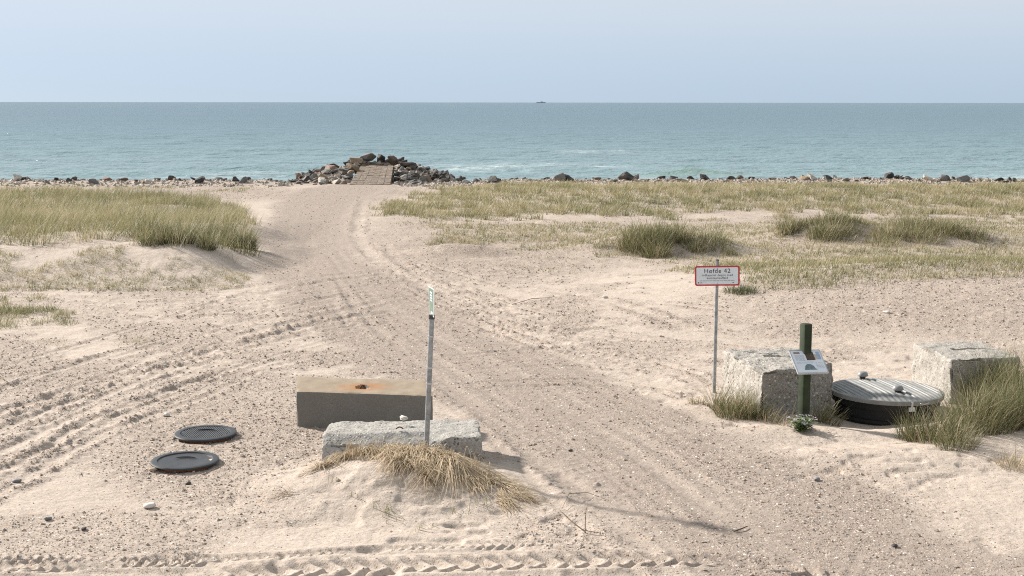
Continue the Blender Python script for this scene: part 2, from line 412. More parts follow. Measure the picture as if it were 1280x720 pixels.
STONE_STOPS = [(0, (.10, .088, .08)), (.03, (.20, .165, .14)), (.16, (.31, .245, .20)), (.42, (.40, .33, .275)), (.60, (.30, .265, .24)), (.74, (.48, .41, .35)), (.88, (.40, .28, .20)), (.965, (.66, .62, .56))]
def ground_mat():
    t = NT('ground_sand_gravel'); P = t.coord()
    g, rd, tm = t.attr('gravel'), t.attr('road'), t.attr('track')
    n1 = t.noise(.35, 5, P); n2 = t.noise(3.0, 6, P); n3 = t.noise(60, 3, P)
    sand = t.mix(n1, (.465, .396, .338), (.545, .472, .410))
    sand = t.mix(t.math('MULTIPLY', n2, .5), sand, (.39, .318, .262))
    sand = t.mix(.22, sand, t.ramp(n3, [(.3, (.32, .26, .21)), (.7, (.78, .69, .60))]))
    v1 = t.voro(26, P); v2 = t.voro(55, P)
    def stones(v):
        sp = t.n('SeparateColor'); t.l(v.outputs['Color'], sp.inputs[0])
        return t.ramp(sp.outputs[0], STONE_STOPS, 'CONSTANT'), sp.outputs[1]
    c1, r1 = stones(v1); c2, r2 = stones(v2)
    cov1 = t.math('MULTIPLY', t.math('LESS_THAN', r1, t.math('MULTIPLY', g, .62)), t.math('LESS_THAN', v1.outputs['Distance'], .46))
    cov2 = t.math('MULTIPLY', t.math('LESS_THAN', r2, t.math('ADD', t.math('MULTIPLY', g, .75), .10)), t.math('LESS_THAN', v2.outputs['Distance'], .48))
    mott = t.ramp(t.noise(7, 5, P, .7), [(.38, (0, 0, 0)), (.66, (1, 1, 1))])
    mot2 = t.ramp(t.noise(1.7, 6, P, .65), [(.40, (0, 0, 0)), (.62, (1, 1, 1))])
    c = t.mix(t.math('MULTIPLY', g, t.math('ADD', t.math('MULTIPLY', mott, .42), .46)), sand, (.245, .197, .167))
    c = t.mix(t.math('MULTIPLY', t.math('MULTIPLY', mott, t.math('ADD', t.math('MULTIPLY', mot2, .6), .4)), .34), c, (.30, .235, .19))
    c = t.mix(t.math('MULTIPLY', rd, t.math('ADD', t.math('MULTIPLY', mott, .35), .65)), c, (.265, .222, .192))
    blot = t.ramp(t.noise(3.2, 7, P, .78), [(.50, (0, 0, 0)), (.60, (1, 1, 1))])
    c = t.mix(t.math('MULTIPLY', blot, t.math('ADD', t.math('MULTIPLY', g, .30), .10)), c, (.20, .155, .125))
    grit = t.ramp(t.noise(22, 4, P, .8), [(.40, (0, 0, 0)), (.60, (1, 1, 1))])
    c = t.mix(t.math('MULTIPLY', grit, .30), c, (.21, .165, .135))
    c = t.mix(cov2, c, c2); c = t.mix(cov1, c, c1)
    t.base(c, .95, .15)
    hgt = t.math('ADD', t.math('MULTIPLY', cov1, t.math('SUBTRACT', .6, v1.outputs['Distance'])), t.math('MULTIPLY', t.math('MULTIPLY', cov2, t.math('SUBTRACT', .6, v2.outputs['Distance'])), .5))
    hgt = t.math('ADD', hgt, t.math('MULTIPLY', n3, .25))
    hgt = t.math('ADD', hgt, t.math('ADD', t.math('MULTIPLY', t.noise(14, 4, P), .8), t.math('MULTIPLY', t.noise(4, 4, P), 1.5)))
    t.l(t.bump(hgt, .8, .018), t.b.inputs['Normal'])
    return t.m
def pebble_mat():
    t = NT('pebble'); a = t.attr('tint')
    c = t.ramp(a, STONE_STOPS, 'CONSTANT')
    c = t.mix(.35, c, t.ramp(t.noise(120, 3), [(.3, (.10, .085, .07)), (.7, (.6, .53, .46))]))
    t.base(c, .8, .3); return t.m
def grass_mat(name, stops, transl=.35):
    t = NT(name); a = t.attr('tint')
    c = t.ramp(a, stops)
    t.base(c, .55, .25)
    tr = t.n('BsdfTranslucent'); t.l(c, tr.inputs[0])
    mx = t.n('MixShader'); mx.inputs[0].default_value = transl
    t.l(t.b.outputs[0], mx.inputs[1]); t.l(tr.outputs[0], mx.inputs[2]); t.l(mx.outputs[0], t.out.inputs[0])
    return t.m
def concrete_mat(name, lo, hi, agg=.6, scale=38, stain=None, bump=.7, fine=.25):
    t = NT(name); P = t.coord()
    ex = t.attr('expo_shade')
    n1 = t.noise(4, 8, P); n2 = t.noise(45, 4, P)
    c = t.mix(n1, lo, hi); c = t.mix(t.math('MULTIPLY', ex, .8), c, t.mix(n1, (.12, .112, .10), (.21, .195, .175)))  # shade of the front faces painted into the base colour, besides bare aggregate
    v = t.voro(scale, P); sp = t.n('SeparateColor'); t.l(v.outputs['Color'], sp.inputs[0])
    ac = t.ramp(sp.outputs[0], [(0, (.06, .058, .055)), (.22, (.20, .185, .165)), (.42, (.38, .35, .31)), (.62, (.30, .26, .215)), (.8, (.55, .52, .47))], 'CONSTANT')
    expo_shade = t.ramp(t.noise(2.6, 5, P), [(.35, (0, 0, 0)), (.62, (1, 1, 1))])
    cov = t.math('MULTIPLY', t.math('MULTIPLY', t.math('LESS_THAN', sp.outputs[1], .75), t.math('LESS_THAN', v.outputs['Distance'], .42)), t.math('ADD', t.math('ADD', t.math('MULTIPLY', expo_shade, agg), agg * .35), ex), True)
    c = t.mix(cov, c, ac)
    pits = t.ramp(t.noise(26, 3, P), [(.30, (1, 1, 1)), (.36, (0, 0, 0))])
    c = t.mix(t.math('MULTIPLY', pits, .5), c, (.10, .095, .085))
    c = t.mix(fine, c, t.ramp(n2, [(.3, (.15, .14, .13)), (.7, (.75, .72, .68))]))
    if stain: c = stain(t, P, c)
    t.base(c, .92, .2)
    h = t.math('ADD', t.math('MULTIPLY', t.math('MULTIPLY', cov, t.math('SUBTRACT', .5, v.outputs['Distance'])), 1.4), t.math('ADD', t.math('MULTIPLY', n2, .5), t.math('MULTIPLY', pits, -.8)))
    t.l(t.bump(h, bump, .012), t.b.inputs['Normal'])
    return t.m
def rock_mat():
    t = NT('boulder_stone'); P = t.coord()
    c = t.n('ObjectInfo').outputs['Color']
    vv = t.n('HueSaturation'); t.l(c, vv.inputs['Color']); t.l(t.math('ADD', t.math('MULTIPLY', t.n('ObjectInfo').outputs['Random'], .5), .75), vv.inputs['Value']); c = vv.outputs[0]
    n = t.noise(2.2, 6, P)
    c = t.mix(t.ramp(n, [(.45, (0, 0, 0)), (.72, (.45, .45, .45))]), c, (.30, .24, .18))
    c = t.mix(t.ramp(t.noise(5, 5, P), [(.5, (0, 0, 0)), (.75, (.6, .6, .6))]), c, (.05, .052, .05))
    t.base(c, .85, .3)
    t.l(t.bump(t.noise(7, 8, P), .8, .05), t.b.inputs['Normal']); return t.m
def sea_mat():
    t = NT('sea_water'); P = t.coord()
    d1 = t.noise(1.3, 4, P, stretch=(.8, 1, 1)); d2 = t.noise(.30, 5, P, stretch=(.6, 1, 1)); d3 = t.noise(.012, 3, P, stretch=(.3, 1, 1))
    c = t.mix(d3, (.045, .112, .15), (.062, .135, .172))
    foam = t.attr('foam')
    brk = t.ramp(t.noise(1.6, 6, P, stretch=(.6, 1, 1)), [(.35, (0, 0, 0)), (.6, (1, 1, 1))])
    f = t.math('MULTIPLY', foam, t.math('ADD', t.math('MULTIPLY', brk, .8), .2), True)
    turb = t.attr('shoal')
    c = t.mix(turb, c, (.20, .295, .308))
    c = t.mix(t.math('MULTIPLY', t.attr('swell'), .65), c, (.13, .21, .165))
    c = t.mix(f, c, (.80, .82, .82))
    t.base(c, .28, .5); t.b.inputs['IOR'].default_value = 1.33
    rr = t.math('ADD', t.math('MULTIPLY', f, .5), .28); t.l(rr, t.b.inputs['Roughness'])
    b = t.bump(d2, 1.0, .8); b = t.bump(d1, 1.0, .30, b)
    t.l(b, t.b.inputs['Normal']); return t.m

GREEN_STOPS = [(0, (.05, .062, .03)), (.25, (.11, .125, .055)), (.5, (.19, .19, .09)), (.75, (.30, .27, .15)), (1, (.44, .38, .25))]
M = dict(
    ground=ground_mat(), pebble=pebble_mat(), rock=rock_mat(), sea=sea_mat(),
    grass=grass_mat('marram_blades', GREEN_STOPS), straw=grass_mat('dry_straw_blades', [(0, (.16, .115, .07)), (.5, (.43, .335, .22)), (1, (.66, .55, .40))], .25),
    galv=paint('galvanised_steel', (.33, .35, .37), .5, .5, .22, 14, .35, .3), dark=paint('dark_clamp', (.06, .06, .065), .6),
    white=paint('white_enamel', (.70, .75, .81), .35, .5, .04, 3), red=paint('red_enamel', (.50, .035, .04), .35, .5, .1, 20), ink=paint('black_print', (.03, .03, .035), .5, .3, .05),
    greyink=paint('grey_print', (.35, .36, .38), .5, .3, .05), sgreen=paint('sign_green', (.15, .23, .175), .4, .5, .15, 12),
    post=paint('green_stained_wood', (.032, .046, .024), .75, .3, .25, 6, 0, .5), alu=paint('aluminium_frame', (.50, .52, .54), .38, .5, .06, 20, .5), 
    photo=paint('printed_photo', (.09, .055, .03), .4, .4, .4, 60), blue=paint('printed_blue', (.34, .42, .56), .4, .4, .1, 20), slate=paint('printed_grey', (.17, .22, .25), .4, .4, .3, 70), tan=paint('printed_tan', (.55, .45, .38), .4, .4, .1),
    brown=paint('printed_brown', (.30, .22, .20), .4), lid=paint('grey_composite_lid', (.215, .215, .208), .5, .4, .14, 5, 0, .25), tub=paint('black_plastic', (.012, .012, .013), .5, .4, .2), cap=paint('grey_vent_cap', (.24, .24, .24), .4, .45, .1),
    cover=paint('dark_grey_plastic_cover', (.028, .031, .036), .45, .5, .22, 7, 0, .3), rib=paint('cover_rib_plastic', (.09, .095, .10), .5, .4, .2), pipe=paint('orange_pvc_pipe', (.34, .12, .05), .5, .4, .2, 9),
    slab=concrete_mat('ramp_paving', (.115, .086, .063), (.20, .15, .112), .5, 8, None, .4, .05), joint=paint('ramp_joint_sand', (.17, .135, .105), .95, .1, .2),
    twig=paint('dry_twig', (.13, .09, .06), .9, .1, .3, 30), stalk=paint('sea_rocket_leaf', (.15, .21, .08), .6, .3, .25, 25), petal=paint('pale_petal', (.60, .54, .62), .6, .3, .06),
    hull=paint('ship_hull', (.38, .43, .48), .6, .3, .1, .02), superst=paint('ship_superstructure', (.5, .53, .56), .6, .3, .1, .02), rust=paint('rusty_iron', (.16, .07, .035), .9, .2, .4, 40), sandlight=paint('blown_sand', (.55, .46, .37), .95, .1, .12, 40, 0, .5),
)

# ------------------------------------------------------------------ ground sheet
def axis_u():
    f = np.linspace(-.47, .47, 790)
    o = .47 * np.geomspace(1.012, 20, 46)
    return np.concatenate([-o[::-1], f, o])
def build_ground():
    u = axis_u()
    pyv = np.linspace(742, 222, 560)
    ya = [gp(640, p)[1] for p in pyv]
    ys = np.concatenate([np.linspace(-60, 9, 16), np.linspace(9.4, ya[0], 30)[:-1], [v for v in ya if v < 84], np.linspace(85, 130, 14)])
    U, Y = np.meshgrid(u, ys); X = U * np.maximum(Y, 9.0)
    Z, g, rd, tm = surf(X.ravel(), Y.ravel())
    nr, nc = Y.shape
    i = np.arange(nr * nc).reshape(nr, nc)
    q = np.stack([i[:-1, :-1], i[:-1, 1:], i[1:, 1:], i[1:, :-1]], -1).reshape(-1, 4)
    me = np_mesh('ground', np.stack([X.ravel(), Y.ravel(), Z], 1), q)
    set_attr(me, 'gravel', g); set_attr(me, 'road', rd); set_attr(me, 'track', tm)
    o = link('ground', me, M['ground']); tag(o, 'pale sand and gravel ground with wheel tracks', 'ground', None, 'structure')
build_ground()

SEAZ = -2.0
def build_sea():
    f = np.linspace(-.5, .5, 330); o = .5 * np.geomspace(1.03, 16, 30); u = np.concatenate([-o[::-1], f, o])
    ang = np.linspace((6.4 / 80), 6.4 / 420, 250); ys = np.concatenate([6.4 / ang, np.geomspace(430, 90000, 70)])
    U, Y = np.meshgrid(u, ys); X = U * Y; x, y = X.ravel(), Y.ravel()
    amp = 1 - .85 * sstep(150, 500, y)
    z = .22 * amp * (fbm(x * .55, y, 5.0, 3, 301) - .5) * 2 + .12 * amp * (fbm(x * .8, y, 1.8, 2, 302) - .5) * 2
    z = z + .12 * amp * np.sin(y * .5 + .08 * x + 4 * fbm(x, y, 22, 2, 303))
    def sp(px, py): return gp(px, py, SEAZ)
    sw = sp(868, 219); sl = np.exp(-((x - sw[0]) / 5.2) ** 2)
    prof = (y - sw[1] - .5 * np.sin(x * .4)); z = z + .55 * sl * np.exp(-(prof / 2.2) ** 2)
    shoal = np.exp(-(np.log(y / 95) / 1.0) ** 2) * .78 + .35 * sl * np.exp(-((prof + 1) / 3) ** 2)
    fo = np.zeros_like(x)
    def foam(px, py, rx, ry, k, rot=0):
        nonlocal fo
        c = sp(px, py); m = ell(x, y, c[0], c[1], rx, ry, .8, rot)
        fo = np.maximum(fo, .55 * k * m * sstep(.38, .66, fbm(x * .4, y, 1.6, 4, 310)))
    foam(600, 211, 5.5, 3.2, 1.0); foam(548, 207, 2.4, 2.5, 1.3); foam(556, 213, 3.0, 4.0, 1.0); foam(690, 210, 4.5, 2.0, .9, -.1); foam(752, 208.5, 2.6, 2.0, 1.2); foam(625, 214.5, 3.5, 1.4, .9)
    foam(755, 190, 6, 3, .55); foam(355, 216, 2.5, 3.5, 1.1); foam(335, 214, 4, 2, .5); foam(650, 206, 7, 2.0, .5)
    fo = np.maximum(fo, .5 * sstep(.62, .8, fbm(x * .35, y, 4.0, 3, 333)) * np.exp(-((y - 100) / 26) ** 2))
    nr, nc = Y.shape; i = np.arange(nr * nc).reshape(nr, nc)
    q = np.stack([i[:-1, :-1], i[:-1, 1:], i[1:, 1:], i[1:, :-1]], -1).reshape(-1, 4)
    me = np_mesh('sea', np.stack([x, y, SEAZ + z], 1), q)
    set_attr(me, 'swell', np.clip(sl * np.exp(-((prof + 1.2) / 2.4) ** 2), 0, 1)); set_attr(me, 'foam', np.clip(fo, 0, 1)); set_attr(me, 'shoal', np.clip(shoal, 0, 1))
    tag(link('sea', me, M['sea']), 'calm teal sea with small foam streaks reaching the horizon', 'sea', None, 'structure')
build_sea()

# ------------------------------------------------------------------ groyne: ramp and boulders
RM = dict(y0=75.5, y1=83.5, z0=.02, z1=.82)
def build_ramp():
    a, b = at(437, 230.2, RM['y0']), at(488, 230.2, RM['y0']); c, d = at(452, 206, RM['y1']), at(492, 206, RM['y1'])
    RM['z0'], RM['z1'] = a.z, c.z
    RM['q'] = (a, b, c, d)
    def P(s, t, h=0):
        p = (a.lerp(b, s)).lerp(c.lerp(d, s), t); return p + Vector((0, -.1 * h, h))
    mb = MB(); v = []
    for t in (0, 1):
        for s in (-.02, 1.02): v += [P(s, t, -.9), P(s, t, -.07)]
    mb.add(v, [(0, 2, 3, 1), (4, 5, 7, 6), (1, 3, 7, 5), (0, 1, 5, 4), (2, 6, 7, 3), (0, 4, 6, 2)])
    base = P(.5, 0, -.07)
    root = empty('ramp', base); tag(root, 'sloping brown paved ramp up the boulder groyne', 'ramp', None, 'structure')
    mb.build('bedding', M['joint'], root)
    nc, nr = 6, 12
    for i in range(nr):
        for k in range(nc):
            g = .012
            s0, s1, t0, t1 = (k + g) / nc, (k + 1 - g) / nc, (i + g * 1.2) / nr, (i + 1 - g * 1.2) / nr
            h = random.uniform(-.008, .010); hs = [h + random.uniform(-.012, .012) for _ in range(4)]
            top = [P(s0, t0, hs[0]), P(s1, t0, hs[1]), P(s1, t1, hs[2]), P(s0, t1, hs[3])]
            bot = [p - Vector((0, 0, .09)) for p in top]
            MB().add(top + bot, [(0, 1, 2, 3), (0, 4, 5, 1), (1, 5, 6, 2), (2, 6, 7, 3), (3, 7, 4, 0), (7, 6, 5, 4)]).build('paving_slab', M['slab'], root)
build_ramp()
def rock_mesh(seed, n=16, flat=1.0):
    r = random.Random(seed); bm = bmesh.new()
    for _ in range(n):
        v = Vector((r.uniform(-1, 1), r.uniform(-1, 1), r.uniform(-1, 1)))
        m = max(abs(v.x), abs(v.y), abs(v.z)); v = v / m * r.uniform(.72, 1.0) * .55
        if r.random() < .5: v = v.normalized() * .58
        bm.verts.new((v.x, v.y * .85, v.z * .72 * flat))
    res = bmesh.ops.convex_hull(bm, input=bm.verts[:])
    for v in [v for v in bm.verts if not v.link_faces]: bm.verts.remove(v)
    bmesh.ops.dissolve_limit(bm, angle_limit=R(9), verts=bm.verts[:], edges=bm.edges[:])
    bmesh.ops.bevel(bm, geom=bm.edges[:], offset=.03, segments=1, affect='EDGES')
    bmesh.ops.triangulate(bm, faces=bm.faces[:])
    me = bpy.data.meshes.new('boulder'); bm.to_mesh(me); bm.free(); me.materials.append(M['rock']); return me
ROCKS = [rock_mesh(100 + i, 11 + i % 6, (1.0, .7, .55)[i % 3]) for i in range(14)]
# upper outline of the pile read from the photograph: (px, py)
OUT = [(358, 230), (366, 224), (380, 216), (395, 211), (412, 207), (430, 204), (444, 199), (452, 196), (470, 197), (490, 199), (505, 199.5), (522, 203), (538, 209), (552, 214), (565, 219), (576, 221), (586, 228)]
TONES = [('black', (.032, .032, .034)), ('dark grey', (.075, .072, .07)), ('grey', (.15, .145, .14)), ('brown', (.17, .125, .09)), ('tan', (.30, .225, .155)), ('pinkish', (.26, .175, .14)), ('pale', (.46, .42, .37))]
def rock(me, loc, s, label, group, rot=None, tone=1, name='boulder'):
    o = bpy.data.objects.new(name, me); col.objects.link(o); o.location = loc; o.color = (*TONES[tone][1], 1)
    o.scale = (s * random.uniform(.9, 1.25), s * random.uniform(.75, 1.1), s * random.uniform(.7, 1.05)); o.rotation_euler = rot or (random.uniform(-.6, .6), random.uniform(-.6, .6), random.uniform(0, 6.28))
    return tag(o, label, 'boulder', group)
def build_groyne():
    ox, oy = zip(*OUT); a, b, c, d = RM['q']; GR = 'boulders heaped round the paved ramp'; placed = []
    def inramp(x, y):
        t = (y - a.y) / (c.y - a.y); xl = a.x + (c.x - a.x) * t; xr = b.x + (d.x - b.x) * t
        return -.05 < t < 1.02 and xl - .25 < x < xr + .25
    def hsurf(px, y):
        zt = at(px, float(np.interp(px, ox, oy)), 83.2).z; t = min(1, max(0, (y - 75.4) / 7.6))
        return -.12 + (zt - .18 + .12) * t ** .85 - .28 * max(0, y - 83.8)
    tries = n = 0
    while n < 168 and tries < 40000:
        tries += 1
        px = random.uniform(361, 583); y = random.choice([random.uniform(75.3, 83.6)] * 5 + [random.uniform(83.6, 86)])
        x = (px - 640) / FPX * (y * CP + 4 * SP)
        if inramp(x, y): continue
        edge = min(abs(px - 361), abs(px - 583)); zs = hsurf(px, y)
        s = random.uniform(.32, .74) if edge > 40 else random.uniform(.28, .58)
        if any((x - q[0]) ** 2 + ((y - q[1]) * .8) ** 2 + (zs - q[2]) ** 2 < ((s + q[3]) * .23) ** 2 for q in placed): continue
        placed.append((x, y, zs, s)); n += 1
        tone = random.choices(range(7), (3.2, 4.2, 4.2, 1.0, .8, .7, .5))[0]
        side = 'left' if px < 455 else 'right'
        colm = ('by the ramp edge' if abs(px - (445 if side == 'left' else 490)) < 14 else 'at the outer end' if edge < 40 else 'midway out') 
        lev = 'at the landward foot' if y < 77.4 else 'on the lower slope' if y < 80 else 'on the upper slope' if y < 82.6 else 'on the crest'
        if 446 < px < 492 and y > 82: side, colm = 'seaward', 'above the ramp'
        size = 'small' if s < .48 else 'mid-sized' if s < .7 else 'large'
        rock(random.choice(ROCKS), (x, y, zs + s * .1), s, '%s %s groyne boulder %s, %s side, %s' % (size, TONES[tone][0], lev, side, colm), GR, None, tone)
    N = 3600; px = rng.uniform(360, 584, N); yy = rng.uniform(75.2, 85.5, N); x = (px - 640) / FPX * (yy * CP + 4 * SP)
    k = np.array([not inramp(a_, b_) for a_, b_ in zip(x, yy)]); x, yy, px = x[k], yy[k], px[k]
    zz = np.array([hsurf(a_, b_) for a_, b_ in zip(px, yy)])
    pebbles('groyne_rubble', x, yy, zz - .16, rng.uniform(.12, .30, len(x)), 'dark rubble filling the gaps between the groyne boulders', .30)
    for px, py, Y, s, mi, tone, lab in [(459, 196.5, 83.9, .9, 9, 2, 'tall grey boulder crowning the groyne, highest of the heap'), (476, 198, 84.0, .72, 3, 0, 'dark blocky boulder on the groyne crest above the ramp end'),
                                  (446, 201, 83.4, .75, 6, 4, 'tan boulder just left of the tall crowning boulder'), (489, 200.5, 83.8, .8, 9, 3, 'rounded brown boulder right of the dark blocky crest stone'),
                                  (441, 211, 81.0, .95, 12, 4, 'broad pale brown boulder beside the upper left ramp edge'), (512, 207, 81.5, .9, 5, 0, 'big dark boulder on the right shoulder of the groyne')]:
        rock(ROCKS[mi], at(px, py, Y), s, lab, GR, (0, 0, px), tone)
def build_shore():
    G = 'stones of the shoreline band'
    marks = [(-200, 60, 'by the left frame edge'), (60, 165, 'behind the left dune'), (165, 250, 'behind the dark tuft of the left dune'), (250, 330, 'behind the bare brown sand left of the track'), (330, 420, 'where the band meets the groyne on its left'),
             (560, 650, 'where the band meets the groyne on its right'), (650, 745, 'left of the big dark meadow tussock'), (745, 815, 'straight behind the left half of the big dark tussock'), (815, 880, 'straight behind the right half of the big dark tussock'),
             (880, 950, 'straight behind the warning sign'), (950, 1020, 'straight behind the green post'), (1020, 1100, 'behind the left part of the broad tussock'), (1100, 1190, 'behind the right part of the broad tussock'), (1190, 1500, 'by the right frame edge')]
    for (p0, p1), cnt in (((-60, 362), 40), ((583, 1345), 98)):
        for k in range(cnt):
            px = p0 + (p1 - p0) * (k + random.random()) / cnt
            y = random.uniform(74.8, 77.4); s = min(.8, .26 + random.expovariate(1 / .15)); x = (px - 640) / FPX * (y * CP + 4.4 * SP)
            tone = random.choices(range(7), (3, 3, 2.5, 1, .8, .3, 1.0))[0]
            where = next(m[2] for m in marks if m[0] <= px < m[1]); size = 'large' if s > .6 else 'mid-sized' if s > .38 else 'small'
            rock(random.choice(ROCKS), (x, y, gz(x, y) + s * .14), s, '%s %s shoreline stone %s' % (size, TONES[tone][0], where), G, None, tone)
    for px, py, s, tone, lab in [(25, 228.5, .85, 0, 'black hump of a stone, biggest near the left end of the shoreline band'), (758, 228, .95, 2, 'large rounded grey stone in the shoreline band left of the pale stone'), (805, 227, .62, 6, 'pale upright stone in the shoreline band'),
                           (951, 228, .75, 0, 'black stone standing up above the right dune grass'), (221, 227.5, .6, 0, 'black stone on the shoreline above the left dune tuft'), (1216, 228, .8, 3, 'broad brown stone on the shoreline near the right edge')]:
        rock(random.choice(ROCKS), at(px, py + 2, 76.2), s, lab, G, None, tone)
    N = 6000; px = np.concatenate([rng.uniform(-150, 365, N // 4), rng.uniform(500, 1420, N - N // 4)]); y = rng.uniform(73.6, 78.5, N)
    x = (px - 640) / FPX * (y * CP + 4.4 * SP); z = surf(x, y)[0]
    pebbles('shore_shingle', x, y, z, rng.uniform(.05, .15, N), 'grey and white shingle along the shoreline', .9)
OCT = np.array([(1, 0, 0), (-1, 0, 0), (0, 1, 0), (0, -1, 0), (0, 0, 1), (0, 0, -1)], float)
OCF = np.array([(0, 2, 4), (2, 1, 4), (1, 3, 4), (3, 0, 4), (2, 0, 5), (1, 2, 5), (3, 1, 5), (0, 3, 5)])
def pebbles(name, x, y, z, s, label, tmax=1.0):
    n = len(x)
    V = OCT[None] * (1 + rng.uniform(-.35, .35, (n, 6, 1))) * s[:, None, None] * np.array([1, 1, .6])
    V = V + rng.normal(0, .12, (n, 6, 3)) * s[:, None, None]
    a = rng.uniform(0, 6.28, n); c, sn = np.cos(a)[:, None], np.sin(a)[:, None]
    V = np.stack([V[..., 0] * c - V[..., 1] * sn, V[..., 0] * sn + V[..., 1] * c, V[..., 2]], -1) + np.stack([x, y, z], -1)[:, None]
    F = (OCF[None] + 6 * np.arange(n)[:, None, None]).reshape(-1, 3)
    me = np_mesh(name, V.reshape(-1, 3), None, F, smooth=False)
    set_attr(me, 'tint', np.repeat(rng.random(n) * tmax, 6))
    tag(link(name, me, M['pebble']), label, 'gravel', None, 'stuff')
build_groyne()
build_shore()
def build_gravel():
    N = 280000
    px = rng.uniform(-160, 1440, N); py = 330 + 430 * rng.random(N) ** .8
    d0 = ray(0, 0)
    a = (px - 640) / FPX; b = (360 - py) / FPX; dz = -SP + b * CP; t = CAMH / -dz; x = a * t; y = (CP + b * SP) * t
    n2 = 30000; Y2 = rng.uniform(28, 73, n2); X2 = rng.uniform(-.42, .42, n2) * Y2; x = np.concatenate([x, X2]); y = np.concatenate([y, Y2]); N = len(x)
    z, g, rd, tm = surf(x, y)
    keep = rng.random(N) < np.clip((g - .15) * .8, .008, .6) * (1 - .5 * rd)
    x, y, z, g = x[keep], y[keep], z[keep], g[keep]
    s = np.clip(np.exp(rng.normal(math.log(.0068), .5, len(x))) * (y / 15) ** .95, .004, .028)
    pebbles('gravel', x, y, z + s * .25, s, 'loose mixed gravel scattered over the sand and track')
build_gravel()

# ------------------------------------------------------------------ concrete blocks
def hexa(corners, res=.045, rnd=.03, amp=.012, seed=0, feat=None, exf=None):
    """corners: dict (i,j,k) -> Vector; rounded, roughened block mesh"""
    c = corners
    L = [(c[1, 0, 0] - c[0, 0, 0]).length, (c[0, 1, 0] - c[0, 0, 0]).length, (c[0, 0, 1] - c[0, 0, 0]).length]
    n = [max(4, int(l / res)) for l in L]
    vid = {}; V = []; F = []; EXPO_SHADE = []
    def P(i, j, k):
        key = (i, j, k)
        if key in vid: return vid[key]
        p = Vector((i / n[0] * L[0], j / n[1] * L[1], k / n[2] * L[2]))
        q = Vector([min(max(p[a], rnd), L[a] - rnd) for a in range(3)])
        dv = p - q; nrm = None
        if dv.length > 1e-9:
            nrm = dv.normalized(); p = q + nrm * rnd
        u = [p[a] / L[a] for a in range(3)]
        w = Vector()
        for a in (0, 1):
            for b in (0, 1):
                for d in (0, 1):
                    w += c[a, b, d] * ((u[0] if a else 1 - u[0]) * (u[1] if b else 1 - u[1]) * (u[2] if d else 1 - u[2]))
        dirn = Vector(((i == n[0]) - (i == 0), (j == n[1]) - (j == 0), (k == n[2]) - (k == 0))).normalized()
        edge = sum((i in (0, n[0]), j in (0, n[1]), k in (0, n[2]))) > 1
        nz = mnoise.fractal(w * 5 + Vector((seed, 0, 0)), .8, 2.1, 5)
        nf = mnoise.noise(w * 28 + Vector((seed, 3, 0)))
        chip = max(0, mnoise.noise(w * 3.2 + Vector((seed * 2, 5, 1))) - .05) if edge else 0
        w += dirn * (nz * amp + nf * amp * .45 - chip * amp * 11)
        if feat: w = feat(w, u, dirn)
        vid[key] = len(V); V.append(w); EXPO_SHADE.append(exf(u, dirn) if exf else 0.0); return vid[key]
    for ax in range(3):
        b_, c_ = (ax + 1) % 3, (ax + 2) % 3
        for side in (0, n[ax]):
            for s in range(n[b_]):
                for t in range(n[c_]):
                    q = []
                    for ds, dt in ((0, 0), (1, 0), (1, 1), (0, 1)):
                        k = [0, 0, 0]; k[ax] = side; k[b_] = s + ds; k[c_] = t + dt; q.append(P(*k))
                    F.append(tuple(q if side else q[::-1]))
    return V, F, EXPO_SHADE
def block_obj(name, corners, mat, label, parts=None, **kw):
    V, F, EXPO_SHADE = hexa(corners, **kw)
    b = sum((corners[i, j, 0] for i in (0, 1) for j in (0, 1)), Vector()) / 4
    mb = MB(); mb.v, mb.f = V, F
    if parts:
        root = empty(name, b); tag(root, label, 'concrete block'); o = mb.build('body', mat, root, smooth=True); set_attr(o.data, 'expo_shade', np.array(EXPO_SHADE)); parts(root); return root
    o = mb.build(name, mat, None, b, True); set_attr(o.data, 'expo_shade', np.array(EXPO_SHADE)); return tag(o, label, 'concrete block')
def corners_from(fl, fr, bl, br, zb):
    """top corners front-left, front-right, back-left, back-right; straight down to zb"""
    d = {}
    for (i, j), p in (((0, 0), fl), ((1, 0), fr), ((0, 1), bl), ((1, 1), br)):
        d[i, j, 1] = p; d[i, j, 0] = Vector((p.x, p.y, zb))
    return d
conc_white = concrete_mat('pale_rough_concrete', (.27, .257, .233), (.37, .352, .325), .8, 30, None, 1.0)
conc_agg = concrete_mat('exposed_aggregate_concrete', (.29, .262, .228), (.40, .368, .325), 1.0, 26, None, 1.0)
conc_sand = concrete_mat('sandy_weathered_concrete', (.285, .258, .223), (.385, .353, .31), .7, 34)
